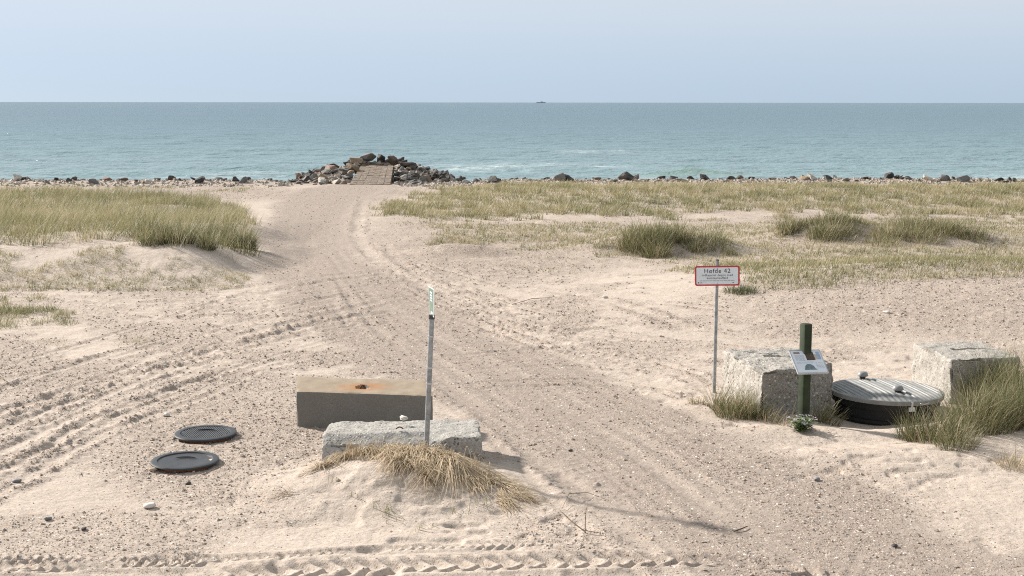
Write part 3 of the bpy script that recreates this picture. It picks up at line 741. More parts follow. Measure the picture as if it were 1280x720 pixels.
def beam_stain(t, P, c):
    geo = t.n('NewGeometry'); sx = t.n('SeparateXYZ'); t.l(geo.outputs['Normal'], sx.inputs[0])
    up = t.math('GREATER_THAN', sx.outputs[2], .6)
    c = t.mix(t.math('MULTIPLY', up, .75), c, t.ramp(t.noise(5, 5, P), [(.3, (.27, .205, .14)), (.7, (.39, .31, .225))]))
    mp = t.n('Mapping'); mp.inputs['Location'].default_value = BEAM_HOLE; mp.inputs['Scale'].default_value = (1, 1, 1); t.l(P, mp.inputs[0])
    sc = t.n('VectorMath', operation='MULTIPLY'); sc.inputs[1].default_value = (1.7, 3.8, 3.0); t.l(mp.outputs[0], sc.inputs[0])
    ln = t.n('VectorMath', operation='LENGTH'); t.l(sc.outputs[0], ln.inputs[0])
    k = t.ramp(t.math('ADD', ln.outputs['Value'], t.math('MULTIPLY', t.math('SUBTRACT', t.noise(9, 5, P), .5), .8)), [(.12, (1, 1, 1)), (.75, (0, 0, 0))])
    c = t.mix(t.math('MULTIPLY', t.math('MULTIPLY', k, .85), up), c, (.36, .15, .045))
    # weathering streaks down the face
    st = t.noise(7, 4, P, stretch=(1, 1, .08))
    c = t.mix(t.math('MULTIPLY', t.math('SUBTRACT', 1, up), t.ramp(st, [(.4, (0, 0, 0)), (.7, (.7, .7, .7))])), c, (.17, .16, .145))
    return c
def build_blocks():
    global BEAM_HOLE
    # far smooth beam with sloping stained top
    fl, fr = at(370.5, 489.5, 18.70), at(541.5, 495, 18.40)
    bl, br = at(371.5, 470.5, 19.32), at(533, 475.5, 19.02)
    C = corners_from(fl, fr, bl, br, -.12)
    base = sum((C[i, j, 0] for i in (0, 1) for j in (0, 1)), Vector()) / 4
    hole = at(456, 482.5, 18.9); hole = (fl.lerp(fr, .5)).lerp(bl.lerp(br, .5), .42); 
    BEAM_HOLE = tuple(-(hole - base))
    m = concrete_mat('smooth_stained_concrete', (.135, .126, .115), (.19, .18, .167), .12, 45, beam_stain, .25, .06)
    def feat(w, u, d):
        r = ((w - hole) * 1.0).length
        if d.z > .5 and r < .075: w = w + Vector((0, 0, -.06))
        return w
    def parts(root):
        mb = MB(); pts = [hole + Vector((-.045 + .09 * k / 8, 0, -.05 + .075 * math.sin(math.pi * k / 8))) for k in range(9)]
        mb.tube(pts, .012, 8).build('lifting_eye', M['rust'], root, smooth=True)
    block_obj('concrete_block', C, m, 'smooth concrete block with rust stained top, behind the rough block', parts, res=.035, rnd=.012, amp=.003, seed=3, feat=feat)
    # near rough block half buried in blown sand
    fl, fr, bl, br = at(401, 549, 16.52), at(603, 546, 16.50), at(412, 527.5, 17.45), at(598, 524, 17.5)
    C = corners_from(fl, fr, bl, br, -.15)
    def feat2(w, u, d):                 # broken front upper edge, long chipped slope towards the left
        e = max(0, 1 - u[1] / .30) * max(0, (u[2] - .50) / .50) * max(0, min(1, (0.80 - u[0]) / .15))
        k = .5 + .5 * mnoise.noise(Vector((u[0] * 5, 2, 1)))
        rg = mnoise.fractal(w * 9, .8, 2, 4)
        return w + Vector((0, .10, -.11)) * e * (.6 + .8 * k) + Vector((0, .010, .012)) * rg * (1 if u[2] > .6 else .3)
    def parts2(root):
        p = at(500, 535, 16.85)
        MB().tube([p + Vector((-.045 + .09 * k / 8, 0, -.012 + .022 * math.sin(math.pi * k / 8))) for k in range(9)], .008, 8).build('lifting_eye', M['rust'], root, smooth=True)
    block_obj('concrete_block', C, conc_white, 'rough pale concrete block half buried in sand and dry grass', parts2, res=.03, rnd=.025, amp=.012, seed=11, feat=feat2, exf=lambda u, d: (1.0 if d.y < -.5 and u[2] < .62 else (.25 if d.z > .5 else 0)))  # front face coloured darker for its shade, with more aggregate showing
    # right pair beside the chamber
    def slot(cx, cy, sx, sy):
        def f(w, u, d):
            if d.z > .5 and abs(u[0] - cx) < sx and abs(u[1] - cy) < sy: w = w + Vector((0, 0, -.09))
            return w
        return f
    fl, fr = at(953, 466, 19.25), at(1042, 453, 19.75); bl, br = at(903.5, 436.5, 20.9), at(1000, 434, 21.3)
    C = corners_from(fl, fr, bl, br, -.12)
    block_obj('concrete_block', C, conc_agg, 'weathered concrete block with exposed pebbles behind the green post', None, res=.028, rnd=.04, amp=.026, seed=21, exf=lambda u, d: (1.0 if d.y < -.5 else (.35 if d.z > .5 else 0)), feat=slot(.62, .60, .25, .035))  # shaded front darkened in colour, on top of its real pebbles
    fl, fr = at(1190, 449, 20.3), at(1276, 446, 20.7); bl, br = at(1141, 427, 21.6), at(1226, 425.5, 22.0)
    C = corners_from(fl, fr, bl, br, -.12)
    block_obj('concrete_block', C, conc_sand, 'pale concrete block right of the round lid, grass before it', None, res=.03, rnd=.035, amp=.020, seed=31, exf=lambda u, d: (.8 if d.y < -.5 else (.2 if d.z > .5 else 0)), feat=slot(.6, .55, .28, .03))  # front shade put into the face colour along with bare aggregate
build_blocks()

# ------------------------------------------------------------------ lettering
def text_mesh(body, size, mtx, depth=.001, bold=0.0):
    cu = bpy.data.curves.new('lettering', 'FONT'); cu.body = body; cu.size = size; cu.align_x = 'CENTER'; cu.align_y = 'CENTER'; cu.extrude = depth; cu.space_character = 1.12
    o = bpy.data.objects.new('lettering_tmp', cu); col.objects.link(o)
    dg = bpy.context.evaluated_depsgraph_get(); me = bpy.data.meshes.new_from_object(o.evaluated_get(dg))
    bpy.data.objects.remove(o); bpy.data.curves.remove(cu)
    me.transform(mtx @ Matrix.Rotation(R(90), 4, 'X')); return me
def scribble(mb, x0, x1, z, h, y, mtx, seed):
    """a row of illegibly small print: word-length dashes"""
    r = random.Random(seed); x = x0
    while x < x1:
        w = min(r.uniform(.012, .05), x1 - x); mb.box((x, y - .001, z - h / 2), (x + w, y, z + h / 2), mtx); x += w + .008

# ------------------------------------------------------------------ sign with red border
def build_warning_sign():
    b = gpz(893, 492); top = at(897, 325, b.y)
    root = empty('sign', b); tag(root, 'white sign with red border on slim grey pole, reading Høfde 42', 'sign')
    MB().tube([b + Vector((0, 0, -.3)), top], .026, 16).build('pole', M['galv'], root, smooth=True)
    MB().tube([top + Vector((0, 0, -.002)), top + Vector((0, 0, .012))], [.029, .026], 16).build('pole_cap', M['dark'], root)
    c = at(896.8, 344.5, b.y - .035)
    W, H = .335, .152
    mt = Matrix.Translation(c) @ Matrix.Rotation(R(-6), 4, 'Z') @ Matrix.Rotation(R(-1.4), 4, 'Y')
    MB().prism(rrect(-W, -H, W, H, .035), 0, .004, mt).build('border', M['red'], root)
    w2, h2 = W - .024, H - .024
    pn = MB().prism(rrect(-w2, -h2, w2, h2, .02), -.003, .001, mt).build('panel', M['white'], root)
    def T(body, size, z, bold=0.0, x=0):
        link('lettering', text_mesh(body, size, mt @ Matrix.Translation((x, -.0042, z)), .0008, bold), M['ink'], pn)
    T('Høfde 42', .094, .072); T('Indkapslet depot med', .047, .010); T('kemikalieaffald', .047, -.034)
    mb = MB(); scribble(mb, -.26, .26, -.074, .010, -.0032, mt, 5); mb.build('small_print', M['greyink'], pn)
    mb = MB(); mb.box((-.29, -.0042, -.112), (-.27, -.0032, -.096), mt).box((-.255, -.0042, -.110), (-.225, -.0032, -.100), mt).box((.225, -.0042, -.106), (.25, -.0032, -.098), mt); mb.build('printed_mark', M['ink'], pn)
    for s in (-1, 1): 
        MB().tube([mt @ Vector((0, -.001, s * .115 )), mt @ Vector((0, -.006, s * .115))], .006, 8).build('bolt', M['galv'], root)
        MB().box((-.04, .004, s * .1 - .015), (.04, .06, s * .1 + .015), mt).build('clamp', M['galv'], root)
build_warning_sign()

# ------------------------------------------------------------------ narrow green sign, seen nearly edge on
def build_green_sign():
    Y = 16.30; b = at(533.5, 565, Y); b.z = gz(b.x, b.y); b.y = Y
    p0 = at(533.5, 557, Y); p1 = at(540, 394, Y)
    root = empty('sign', b); tag(root, 'small green and white sign turned sideways on leaning grey pole', 'sign')
    d = (p1 - p0).normalized()
    MB().tube([p0 - d * .7, p1], .031, 18).build('pole', M['galv'], root, smooth=True)
    for t in (.16, .40, .52): 
        q = p0.lerp(p1, 1 - t); MB().tube([q - d * .010, q + d * .010], .0365, 18).build('pole_band', M['alu'], root, smooth=True)
    MB().tube([p1 - d * .045, p1 + d * .004], .037, 18).build('clamp', M['dark'], root, smooth=True)
    # panel spans a-b in plan
    fa, fb = at(535.5, 357.5, Y + .17), at(542.2, 361.5, Y - .11)
    ga, gb = at(537.5, 392, Y + .17), at(542.6, 397, Y - .11)
    def Q(s, t, off):  # s across (far->near), t down
        n = (fb - fa).cross(ga - fa).normalized()
        if n.x > 0: n = -n
        return fa.lerp(fb, s).lerp(ga.lerp(gb, s), t) + n * off
    def patch(s0, s1, t0, t1, o0, o1):
        v = [Q(s, t, o) for o in (o0, o1) for s, t in ((s0, t0), (s1, t0), (s1, t1), (s0, t1))]
        return MB().add(v, [(0, 1, 2, 3), (7, 6, 5, 4), (0, 4, 5, 1), (1, 5, 6, 2), (2, 6, 7, 3), (3, 7, 4, 0)])
    pn = patch(0, 1, 0, 1, -.004, .0).build('panel', M['white'], root)
    patch(.05, .93, .03, .97, .0, .0015).build('green_field', M['sgreen'], pn)
    patch(.32, .74, .15, .48, .0015, .003).build('white_pictogram_field', M['white'], pn)
    for k in range(3): patch(.38, .72, .20 + .1 * k, .24 + .1 * k, .003, .004).build('printed_mark', M['sgreen'], pn)
    patch(.35, .75, .86, .93, .0015, .003).build('white_label', M['white'], pn)
    v = Q(.5, .9, -.02); MB().tube([p1 - d * .03, v], .012, 8).build('bracket', M['galv'], root)
build_green_sign()

# ------------------------------------------------------------------ information lectern on green post
def build_info():
    b = gpz(1004.5, 531); Y = b.y
    top = at(1004.5, 404, Y); h = top.z - b.z
    root = empty('information_board', b); tag(root, 'tilted information panel on dark green wooden post', 'information board')
    w = .062
    mt = Matrix.Translation(b) @ Matrix.Rotation(R(24), 4, 'Z')
    mb = MB(); mb.box((-w, -w, -.3), (w, w, h), mt, .016); mb.build('post', M['post'], root, smooth=True)
    c = at(1011.5, 451.5, Y - .16)
    mt = Matrix.Translation(c) @ Matrix.Rotation(R(14), 4, 'Z') @ Matrix.Rotation(R(1), 4, 'Y') @ Matrix.Rotation(R(-50), 4, 'X')
    W, H = .225, .205
    fr = MB().prism(rrect(-W, -H, W, H, .012), .0, .022, mt).build('frame', M['alu'], root)
    pn = MB().prism(rrect(-W + .018, -H + .018, W - .018, H - .018, .008), -.003, .001, mt).build('panel', M['white'], root)
    def pp(n, m, x0, z0, x1, z1): return MB().box((x0, -.0045, z0), (x1, -.003, z1), mt).build(n, M[m], pn)
    pp('printed_title', 'brown', -.18, .135, -.09, .165)
    pp('printed_photo', 'photo', -.02, .02, .105, .165); pp('printed_photo', 'tan', .108, .03, .14, .12); pp('printed_photo', 'blue', .143, .03, .195, .165)
    arch = [(-.105, -.13)] + [(-.02 + .075 * math.cos(R(a)), -.13 + .085 * math.sin(R(a))) for a in range(170, -1, -17)] + [(.075, -.13), (.075, -.145), (-.105, -.145)]
    MB().prism(arch[::-1], -.0045, -.003, mt).build('printed_drawing', M['slate'], pn)
    mb = MB()
    for k in range(6): scribble(mb, -.18, -.045, .105 - .018 * k, .005, -.0032, mt, 20 + k)
    for k in range(5): scribble(mb, .085, .19, -.03 - .022 * k, .005, -.0032, mt, 40 + k)
    for k in range(2): scribble(mb, -.18, .06, -.01 - .018 * k, .005, -.0032, mt, 60 + k)
    mb.build('small_print', M['greyink'], pn)
    q = mt @ Vector((0, .02, 0)); t = Vector((b.x, b.y - .02, q.z - .05))
    MB().tube([mt @ Vector((-.0, .018, 0)), t], .022, 10).build('bracket', M['dark'], root, smooth=True)
build_info()

# ------------------------------------------------------------------ round chamber with ribbed lid
def build_chamber():
    Y = 19.95; c = at(1108, 484.5, Y); rad = .81
    gb = gz(c.x, c.y); base = Vector((c.x, c.y, gb))
    root = empty('inspection_chamber', base); tag(root, 'round black chamber with ribbed grey lid between the two right blocks', 'chamber')
    mt = Matrix.Translation(c) @ Matrix.Rotation(R(0.6), 4, 'X') @ Matrix.Rotation(R(1.0), 4, 'Y')
    rib_dir = Vector((1.1, .2)).normalized()
    na = 150; v, f = [], []; per = Vector((-rib_dir.y, rib_dir.x)); ns, nt_ = 168, 14; ri = rad - .02
    for i in range(ns + 1):
        sx_ = -ri * math.cos(math.pi * i / ns) if i in (0, ns) else -ri + 2 * ri * i / ns
        hl = math.sqrt(max(0, ri * ri - sx_ * sx_))
        w = .5 + .5 * math.sin(2 * math.pi * sx_ / .078)
        for k in range(nt_ + 1):
            tt = -hl + 2 * hl * k / nt_; p = rib_dir * sx_ + per * tt; r = p.length
            hh = .015 * float(sstep(.25, .75, w)) * (1 if r < rad - .05 else 0)
            v.append(Vector((p.x, p.y, hh - .02 * (r / rad) ** 2)))
    for i in range(ns):
        for k in range(nt_): q = i * (nt_ + 1) + k; f.append((q, q + nt_ + 1, q + nt_ + 2, q + 1))
    e = -.02
    mb = MB().add([mt @ p for p in v], f)
    mb.lathe([(rad - .02, e), (rad - .004, e - .004), (rad, e - .015), (rad, e - .062), (rad - .03, e - .066), (rad - .03, e - .03)], mt, na)
    lid = mb.build('lid', M['lid'], root, smooth=True)
    tb = MB().lathe([(rad - .04, -.075), (rad - .05, -.18), (rad - .10, -.185), (rad - .10, -.75)], mt, 72); tb.build('tub', M['tub'], root, smooth=True)
    MB().lathe([(rad - .095, -.33), (rad - .06, -.33), (rad - .06, -.37), (rad - .095, -.37)], mt, 72).build('tub_rib', M['tub'], root, smooth=True)
    for px, py in ((1078.5, 472.5), (1122.5, 490)):
        d = ray(px, py); n = mt.to_3x3() @ Vector((0, 0, 1)); o = Vector((0, 0, CAMH)); dv = Vector(d)
        t = (c - o).dot(n) / dv.dot(n); p = o + dv * t
        m2 = Matrix.Translation(p) @ Matrix.Rotation(R(2.2), 4, 'X')
        cap = MB().lathe([(.0, .105), (.035, .104), (.055, .098), (.068, .080), (.082, .052), (.082, .044), (.072, .038), (.050, .036)], m2, 28).build('vent_cap', M['cap'], lid, smooth=True)
        MB().lathe([(.045, .03), (.045, -.02)], m2, 20).build('vent_neck', M['dark'], lid, smooth=True)
    for ang, nm in ((-79, 'latch'),):
        a = R(ang); p = Vector((rad * math.cos(a), rad * math.sin(a), 0)); rot = Matrix.Rotation(a + R(90), 4, 'Z')
        m3 = mt @ Matrix.Translation(p) @ rot
        MB().box((-.014, -.012, -.10), (.014, .0, -.022), m3).box((-.045, -.012, -.16), (.045, .03, -.10), m3).box((-.02, -.02, -.145), (.02, -.012, -.09), m3).build('latch', M['alu'], root)
    a = R(-66); p = Vector((rad * math.cos(a), rad * math.sin(a), -.055)); m3 = mt @ Matrix.Translation(p) @ Matrix.Rotation(a + R(90), 4, 'Z')
    MB().tube([m3 @ Vector(q) for q in ((-.07, 0, 0), (-.07, -.03, .01), (-.03, -.04, -.004), (.05, -.04, .006), (.07, -.03, .012), (.07, 0, 0))], .006, 8).build('handle', M['alu'], root, smooth=True)
build_chamber()

# ------------------------------------------------------------------ two round covers on orange pipes
def build_cover(px, py, rad, label, ribs, seed):
    g = gpz(px, py + 4); base = Vector((g.x, g.y, gz(g.x, g.y)))
    root = empty('manhole_cover', base); tag(root, label, 'manhole cover', 'round plastic covers in the gravel')
    z0 = base.z + .055
    mt = Matrix.Translation((base.x, base.y, z0)) @ Matrix.Rotation(R(1.2), 4, 'X')
    MB().lathe([(rad - .075, -.01), (rad - .075, -.30)], mt, 48).build('pipe_collar', M['pipe'], root, smooth=True)
    rm = MB().lathe([(rad - .085, .004), (rad - .08, .016), (rad - .03, .018), (rad - .008, .012), (rad, .0), (rad - .002, -.012), (rad - .04, -.016), (rad - .045, -.012)], mt, 64).build('rim', M['cover'], root, smooth=True)
    plate = MB().lathe([(0, .002), (rad * .5, .0), (rad - .083, .004)], mt, 64).build('plate', M['cover'], root, smooth=True)
    mb = MB(); n = 27
    for k in range(n):
        x = -rad + .09 + (2 * rad - .18) * (k + .5) / n; hl = math.sqrt(max(0, (rad - .095) ** 2 - x * x))
        if hl > .03:
            mb.box((x - .006, -hl, -.002), (x + .006, hl, ribs), mt)
    if ribs > .005: mb.build('ribs', M['rib'], root)
    pts = [mt @ Vector((.15 * math.cos(R(a)), .02 + .10 * math.sin(R(a)), ribs + .010)) for a in range(25, 160, 9)]
    MB().tube(pts, [.003 + .007 * math.sin(math.pi * k / (len(pts) - 1)) for k in range(len(pts))], 8).build('grip', M['cover'], root, smooth=True)
    # blown sand caught inside the rim
    V, F = [], []; n = 16
    for i in range(n + 1):
        for j in range(n + 1):
            a = R(-75 + 115 * i / n); r = rad * (.55 + .36 * j / n)
            nz = mnoise.noise(Vector((a * 4, r * 9, seed)))
            hh = .019 * math.sin(math.pi * i / n) * (j / n) - .007 + .007 * nz
            V.append(mt @ Vector((r * math.cos(a), r * math.sin(a), hh)))
    for i in range(n):
        for j in range(n): q = i * (n + 1) + j; F.append((q, q + 1, q + n + 2, q + n + 1))
    MB().add(V, F).build('blown_sand', M['sandlight'], root, smooth=True)
build_cover(257.5, 543.5, .405, 'dark ribbed round cover, the farther of the pair in the gravel', .012, 1)
build_cover(232, 580, .412, 'dark smooth round cover, the nearer of the pair in the gravel', .003, 5)

# ------------------------------------------------------------------ grasses
def blades(base, h, az, lean, bend, width, tint, seg=3, ground=False):
    N = len(h); tw = az + rng.uniform(-1.3, 1.3, N)
    sx, sy = -np.sin(tw), np.cos(tw)
    P = base.copy(); V = np.zeros((N, 2 * seg + 1, 3)); T = np.zeros((N, 2 * seg + 1))
    for i in range(seg + 1):
        t = i / seg; th = lean + bend * t
        if i < seg:
            w = width * (1 - .75 * t) * .5
            off = np.stack([sx * w, sy * w, w * 0], 1)
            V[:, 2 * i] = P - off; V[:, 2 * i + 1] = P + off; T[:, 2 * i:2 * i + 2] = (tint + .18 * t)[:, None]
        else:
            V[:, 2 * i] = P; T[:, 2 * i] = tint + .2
        st = h / seg
        P = P + np.stack([np.cos(az) * np.sin(th) * st, np.sin(az) * np.sin(th) * st, np.cos(th) * st], 1)
    if ground:
        f = V.reshape(-1, 3); zz = surf(f[:, 0], f[:, 1])[0] + rng.uniform(.004, .05, len(f)); f[:, 2] = np.maximum(f[:, 2], zz)
    o = (np.arange(N) * (2 * seg + 1))[:, None]
    q = np.concatenate([(o + np.array([[2 * i, 2 * i + 1, 2 * i + 3, 2 * i + 2]])) for i in range(seg - 1)], 0) if seg > 1 else None
    tr = o + np.array([[2 * seg - 2, 2 * seg - 1, 2 * seg]])
    return V.reshape(-1, 3), q, tr, np.clip(T.ravel(), 0, 1)
def blade_obj(name, args, mat, parent=None, **kw):
    V, q, tr, T = blades(*args, **kw)
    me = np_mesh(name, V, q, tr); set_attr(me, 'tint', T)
    return link(name, me, mat, parent)
def inpoly(x, y, P):
    c = np.zeros(x.shape, bool); n = len(P); j = n - 1
    for i in range(n):
        xi, yi = P[i]; xj, yj = P[j]
        c ^= ((yi > y) != (yj > y)) & (x < (xj - xi) * (y - yi) / (yj - yi + 1e-12) + xi); j = i
    return c
def field(poly, zp, n, hr, tint, wid, clump=1.2, thr=(.35, .6), seed=0, feather=.8, seg=2, lean=(.05, .7), road_out=True, tuft=.8):
    P = np.array([tuple(gpz(a, b, zp))[:2] for a, b in poly]); lo, hi = P.min(0), P.max(0)
    X = rng.uniform(lo[0], hi[0], n * 6); Y = rng.uniform(lo[1], hi[1], n * 6)
    jx = feather * (fbm(X, Y, 1.5, 3, seed + 1) - .5) * 2; jy = feather * 1.6 * (fbm(X, Y, 1.5, 3, seed + 2) - .5) * 2
    k = inpoly(X + jx, Y + jy, P); X, Y = X[k], Y[k]
    cl = fbm(X, Y, clump, 3, seed + 5)
    k = rng.random(len(X)) < sstep(thr[0], thr[1], cl); X, Y, cl = X[k][:n], Y[k][:n], cl[k][:n]
    z, g, rd, tm = surf(X, Y)
    if road_out:
        k = rd < .3; X, Y, z, cl = X[k], Y[k], z[k], cl[k]
    # gather most blades into tussocks: nearest of a jittered set of tuft centres
    m = len(X); cs = tuft
    gx, gy = np.floor(X / cs), np.floor(Y / cs); bx = by = bd = None
    for dx in (-1, 0, 1):
        for dy in (-1, 0, 1):
            qx, qy = gx + dx, gy + dy; ix, iy = qx.astype(np.int64) + 9000, qy.astype(np.int64) + 9000
            cx = (qx + _h(ix, iy, seed + 3)) * cs; cy = (qy + _h(ix, iy, seed + 4)) * cs; d = np.hypot(X - cx, Y - cy)
            if bd is None: bd, bx, by, bi, bj = d, cx, cy, ix, iy
            else: k = d < bd; bd, bx, by, bi, bj = np.where(k, d, bd), np.where(k, cx, bx), np.where(k, cy, by), np.where(k, ix, bi), np.where(k, iy, bj)
    pull = rng.random(m) ** .6 * .55 * (rng.random(m) < .65)
    X, Y = X + (bx - X) * pull, Y + (by - Y) * pull; z = surf(X, Y)[0]
    r1, r2 = _h(bi, bj, seed + 6), _h(bi, bj, seed + 7)
    h = (hr[0] + (hr[1] - hr[0]) * np.clip(.05 + .6 * r1 + .5 * (cl - .3), 0, 1.15)) * rng.uniform(.4, 1.2, m)
    dry = rng.random(m) < .14; tn = dry * .28 + tint + .20 * (fbm(X, Y, 2.2, 2, seed + 11) - .5) * 2 + .30 * (r2 - .5) + rng.normal(0, .11, m)
    out = np.clip(np.hypot(X - bx, Y - by) / (cs * .5), 0, 1)
    az = np.arctan2((Y - by) / cs * 1.6 + rng.normal(0, .35, m), (X - bx) / cs * 1.6 + .35 + rng.normal(0, .35, m))
    return (np.stack([X, Y, z - .02], 1), h, az, lean[0] + (lean[1] - lean[0]) * (.35 * rng.random(m) + .65 * out), rng.uniform(.2, 1.0, m), wid * rng.uniform(.6, 1.3, m), tn)
def joined(name, parts, mat, label, cat, seg=2):
    arr = [np.concatenate([p[i] for p in parts]) for i in range(7)]
    o = blade_obj(name, arr, mat, seg=seg); tag(o, label, cat, None, 'stuff')
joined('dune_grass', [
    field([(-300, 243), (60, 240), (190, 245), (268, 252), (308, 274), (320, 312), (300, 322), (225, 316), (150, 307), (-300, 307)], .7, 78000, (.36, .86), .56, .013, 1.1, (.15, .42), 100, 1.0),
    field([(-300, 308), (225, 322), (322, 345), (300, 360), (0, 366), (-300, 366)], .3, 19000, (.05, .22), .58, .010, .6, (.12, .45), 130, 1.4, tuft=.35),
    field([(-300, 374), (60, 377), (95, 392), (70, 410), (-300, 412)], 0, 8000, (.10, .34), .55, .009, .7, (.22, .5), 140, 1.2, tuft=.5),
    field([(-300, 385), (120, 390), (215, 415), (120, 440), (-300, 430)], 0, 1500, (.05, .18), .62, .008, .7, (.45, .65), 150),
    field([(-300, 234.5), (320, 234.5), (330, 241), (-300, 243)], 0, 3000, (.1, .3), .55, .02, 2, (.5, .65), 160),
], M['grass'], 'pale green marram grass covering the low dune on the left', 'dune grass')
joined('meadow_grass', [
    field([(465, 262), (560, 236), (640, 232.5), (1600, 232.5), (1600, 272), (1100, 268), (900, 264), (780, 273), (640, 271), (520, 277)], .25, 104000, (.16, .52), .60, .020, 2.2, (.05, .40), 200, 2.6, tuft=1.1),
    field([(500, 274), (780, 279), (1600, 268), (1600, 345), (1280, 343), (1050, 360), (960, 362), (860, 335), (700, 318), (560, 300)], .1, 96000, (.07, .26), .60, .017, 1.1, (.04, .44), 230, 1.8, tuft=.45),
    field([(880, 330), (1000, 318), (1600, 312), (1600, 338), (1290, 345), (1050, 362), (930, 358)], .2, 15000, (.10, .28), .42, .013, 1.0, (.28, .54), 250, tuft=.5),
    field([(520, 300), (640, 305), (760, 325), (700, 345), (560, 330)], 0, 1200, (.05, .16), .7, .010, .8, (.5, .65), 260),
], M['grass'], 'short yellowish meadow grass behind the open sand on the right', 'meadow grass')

def clump(name, label, cat, spots, n_green, n_dry, hr, tint=.3, wid=.006, wind=(.16, .0), group=None, seg=4, rad_out=.9, lean=(.05, .55), bend=(.2, 1.0)):
    """spots: list of (x, y, radius, weight)"""
    c = np.average(np.array([s[:2] for s in spots]), axis=0); base = Vector((c[0], c[1], gz(*c)))
    root = empty(name, base); tag(root, label, cat, group)
    for nm, n, mat, tn in (('green_blades', n_green, M['grass'], tint), ('dry_blades', n_dry, M['straw'], .5)):
        if n < 45: continue
        w = np.array([s[3] for s in spots], float); idx = rng.choice(len(spots), n, p=w / w.sum())
        S = np.array(spots, float)[idx]; S = np.column_stack([S, np.ones((n, 2)) * (1, 0)]) if S.shape[1] == 4 else S; r = np.sqrt(rng.random(n)) * S[:, 2]; a = rng.uniform(0, 6.283, n)
        X = S[:, 0] + r * np.cos(a); Y = S[:, 1] + r * np.sin(a); z = surf(X, Y)[0] - .02
        out = r / S[:, 2]
        az = np.arctan2(np.sin(a) * rad_out * out + wind[1] + rng.normal(0, .35, n), np.cos(a) * rad_out * out + wind[0] + rng.normal(0, .35, n))
        h = rng.uniform(hr[0], hr[1], n) * (1.08 - .5 * out ** 1.5) * rng.uniform(.6, 1.1, n) * S[:, 4]
        le = lean[0] + (lean[1] - lean[0]) * (out * .7 + .3 * rng.random(n)); be = rng.uniform(*bend, n)
        if nm == 'dry_blades': be = be * 1.3; h = h * .95
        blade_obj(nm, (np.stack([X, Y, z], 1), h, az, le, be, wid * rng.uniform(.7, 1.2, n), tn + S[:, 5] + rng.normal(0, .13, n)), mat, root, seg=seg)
    return root
def S(px, py, r, w=1, z=0.0): p = gpz(px, py, z); return (p[0], p[1], r, w)
CG = 'clumps of marram grass by the chamber'
clump('grass_clump', 'marram grass clump at the left face of the pebbly block', 'grass', [S(918, 520, .26, 2), S(940, 522, .22, 2), S(900, 512, .14, .8)], 760, 360, (.34, .68), .26, .007, group=CG)
clump('grass_clump', 'thin grass tuft between the green post and the chamber', 'grass', [S(1032, 529, .2, 1)], 170, 70, (.30, .58), .30, .007, (.6, .0), group=CG)
clump('grass_clump', 'sparse grass wisps at the foot of the pebbly block front', 'grass', [S(965, 529, .14, 1), S(985, 532, .10, .6)], 60, 110, (.20, .42), .4, .007, (.5, -.2), group=CG)
clump('grass_clump', 'large marram clump in front of the right pale block', 'grass', [S(1225, 535, .48, 3, .15), S(1275, 525, .45, 2.5, .2), S(1320, 530, .5, 2, .2)], 2500, 700, (.50, .98), .27, .007, group=CG)
clump('grass_clump', 'tall marram clump rising over the corner of the right pale block', 'grass', [S(1255, 508, .42, 2, .1), S(1290, 503, .5, 2.4, .1), S(1232, 505, .25, 1.1, .1)], 2600, 700, (.75, 1.2), .30, .007, group=CG)
clump('grass_clump', 'low spreading marram clump at the right front of the chamber', 'grass', [S(1168, 550, .34, 2, .1), S(1140, 548, .2, .9, .08), S(1195, 560, .25, 1.2, .12)], 880, 320, (.32, .68), .28, .007, group=CG)
clump('grass_clump', 'tiny yellowish tuft at the foot of the warning sign pole', 'grass', [S(872, 502, .12, 1)], 70, 60, (.12, .24), .4, .007, group=CG)
clump('grass_clump', 'dry brownish tuft at the right edge below the large marram clump', 'grass', [S(1268, 582, .2, 1, .1)], 60, 150, (.15, .36), .5, .007, group=CG)
FG = 'grass tussocks standing out of the meadow'
def tuss(label, spots, n, hr, tint, wid=.013, dry=.25, **kw):
    sub = []
    for x, y, r, w in spots:                     # each tussock is a huddle of uneven tufts
        if r <= .45: sub.append((x, y, r, w, 1, 0)); continue
        for _ in range(7):
            a, q = random.uniform(0, 6.28), r * math.sqrt(random.random()); k = random.uniform(.55, 1.25) * (1.1 - .35 * q / r)
            sub.append((x + q * math.cos(a), y + q * math.sin(a), r * random.uniform(.28, .5), w * k, k, random.uniform(-.12, .16)))
    spots = sub
    clump('grass_tussock', label, 'grass', spots, int(n * (1 - dry)), int(n * dry), hr, tint, wid, group=FG, seg=3, **kw)
tuss('big dark tussock in the middle of the right meadow', [S(798, 306, .9, 1, .3), S(826, 303, 1.2, 2.4, .4), S(862, 305, 1.0, 1.2, .3), S(775, 307, .6, .4, .2)], 5000, (.38, .95), .36, .013)
tuss('low tussock tailing off right of the big dark tussock', [S(893, 307, .9, 1, .1)], 900, (.25, .5), .36, .014)
tuss('broad tussock behind the sign on the right meadow', [S(1072, 291, 1.3, 1.2, .2), S(1105, 291, 1.5, 2, .3), S(1142, 292, 1.5, 2, .3), S(1180, 293, 1.3, 1.2, .2)], 6000, (.38, .90), .38, .014)
tuss('rounded tussock left of the broad meadow tussock', [S(1032, 290, 1.2, 1, .2), S(1005, 291, .9, .5, .1)], 2600, (.40, .85), .30, .015)
tuss('small dark green tuft right behind the warning sign', [S(920, 366, .3, 1), S(932, 366, .25, 1)], 420, (.18, .34), .08, .010, .05)
tuss('small green tuft on the bare sand hump by the track', [S(545, 306, .35, 1, .1), S(553, 303, .3, 1, .1)], 260, (.2, .42), .40, .011)
tuss('straw coloured wisp beside the green tuft by the track', [S(572, 302, .3, 1, .2)], 140, (.2, .42), .8, .011, .7)
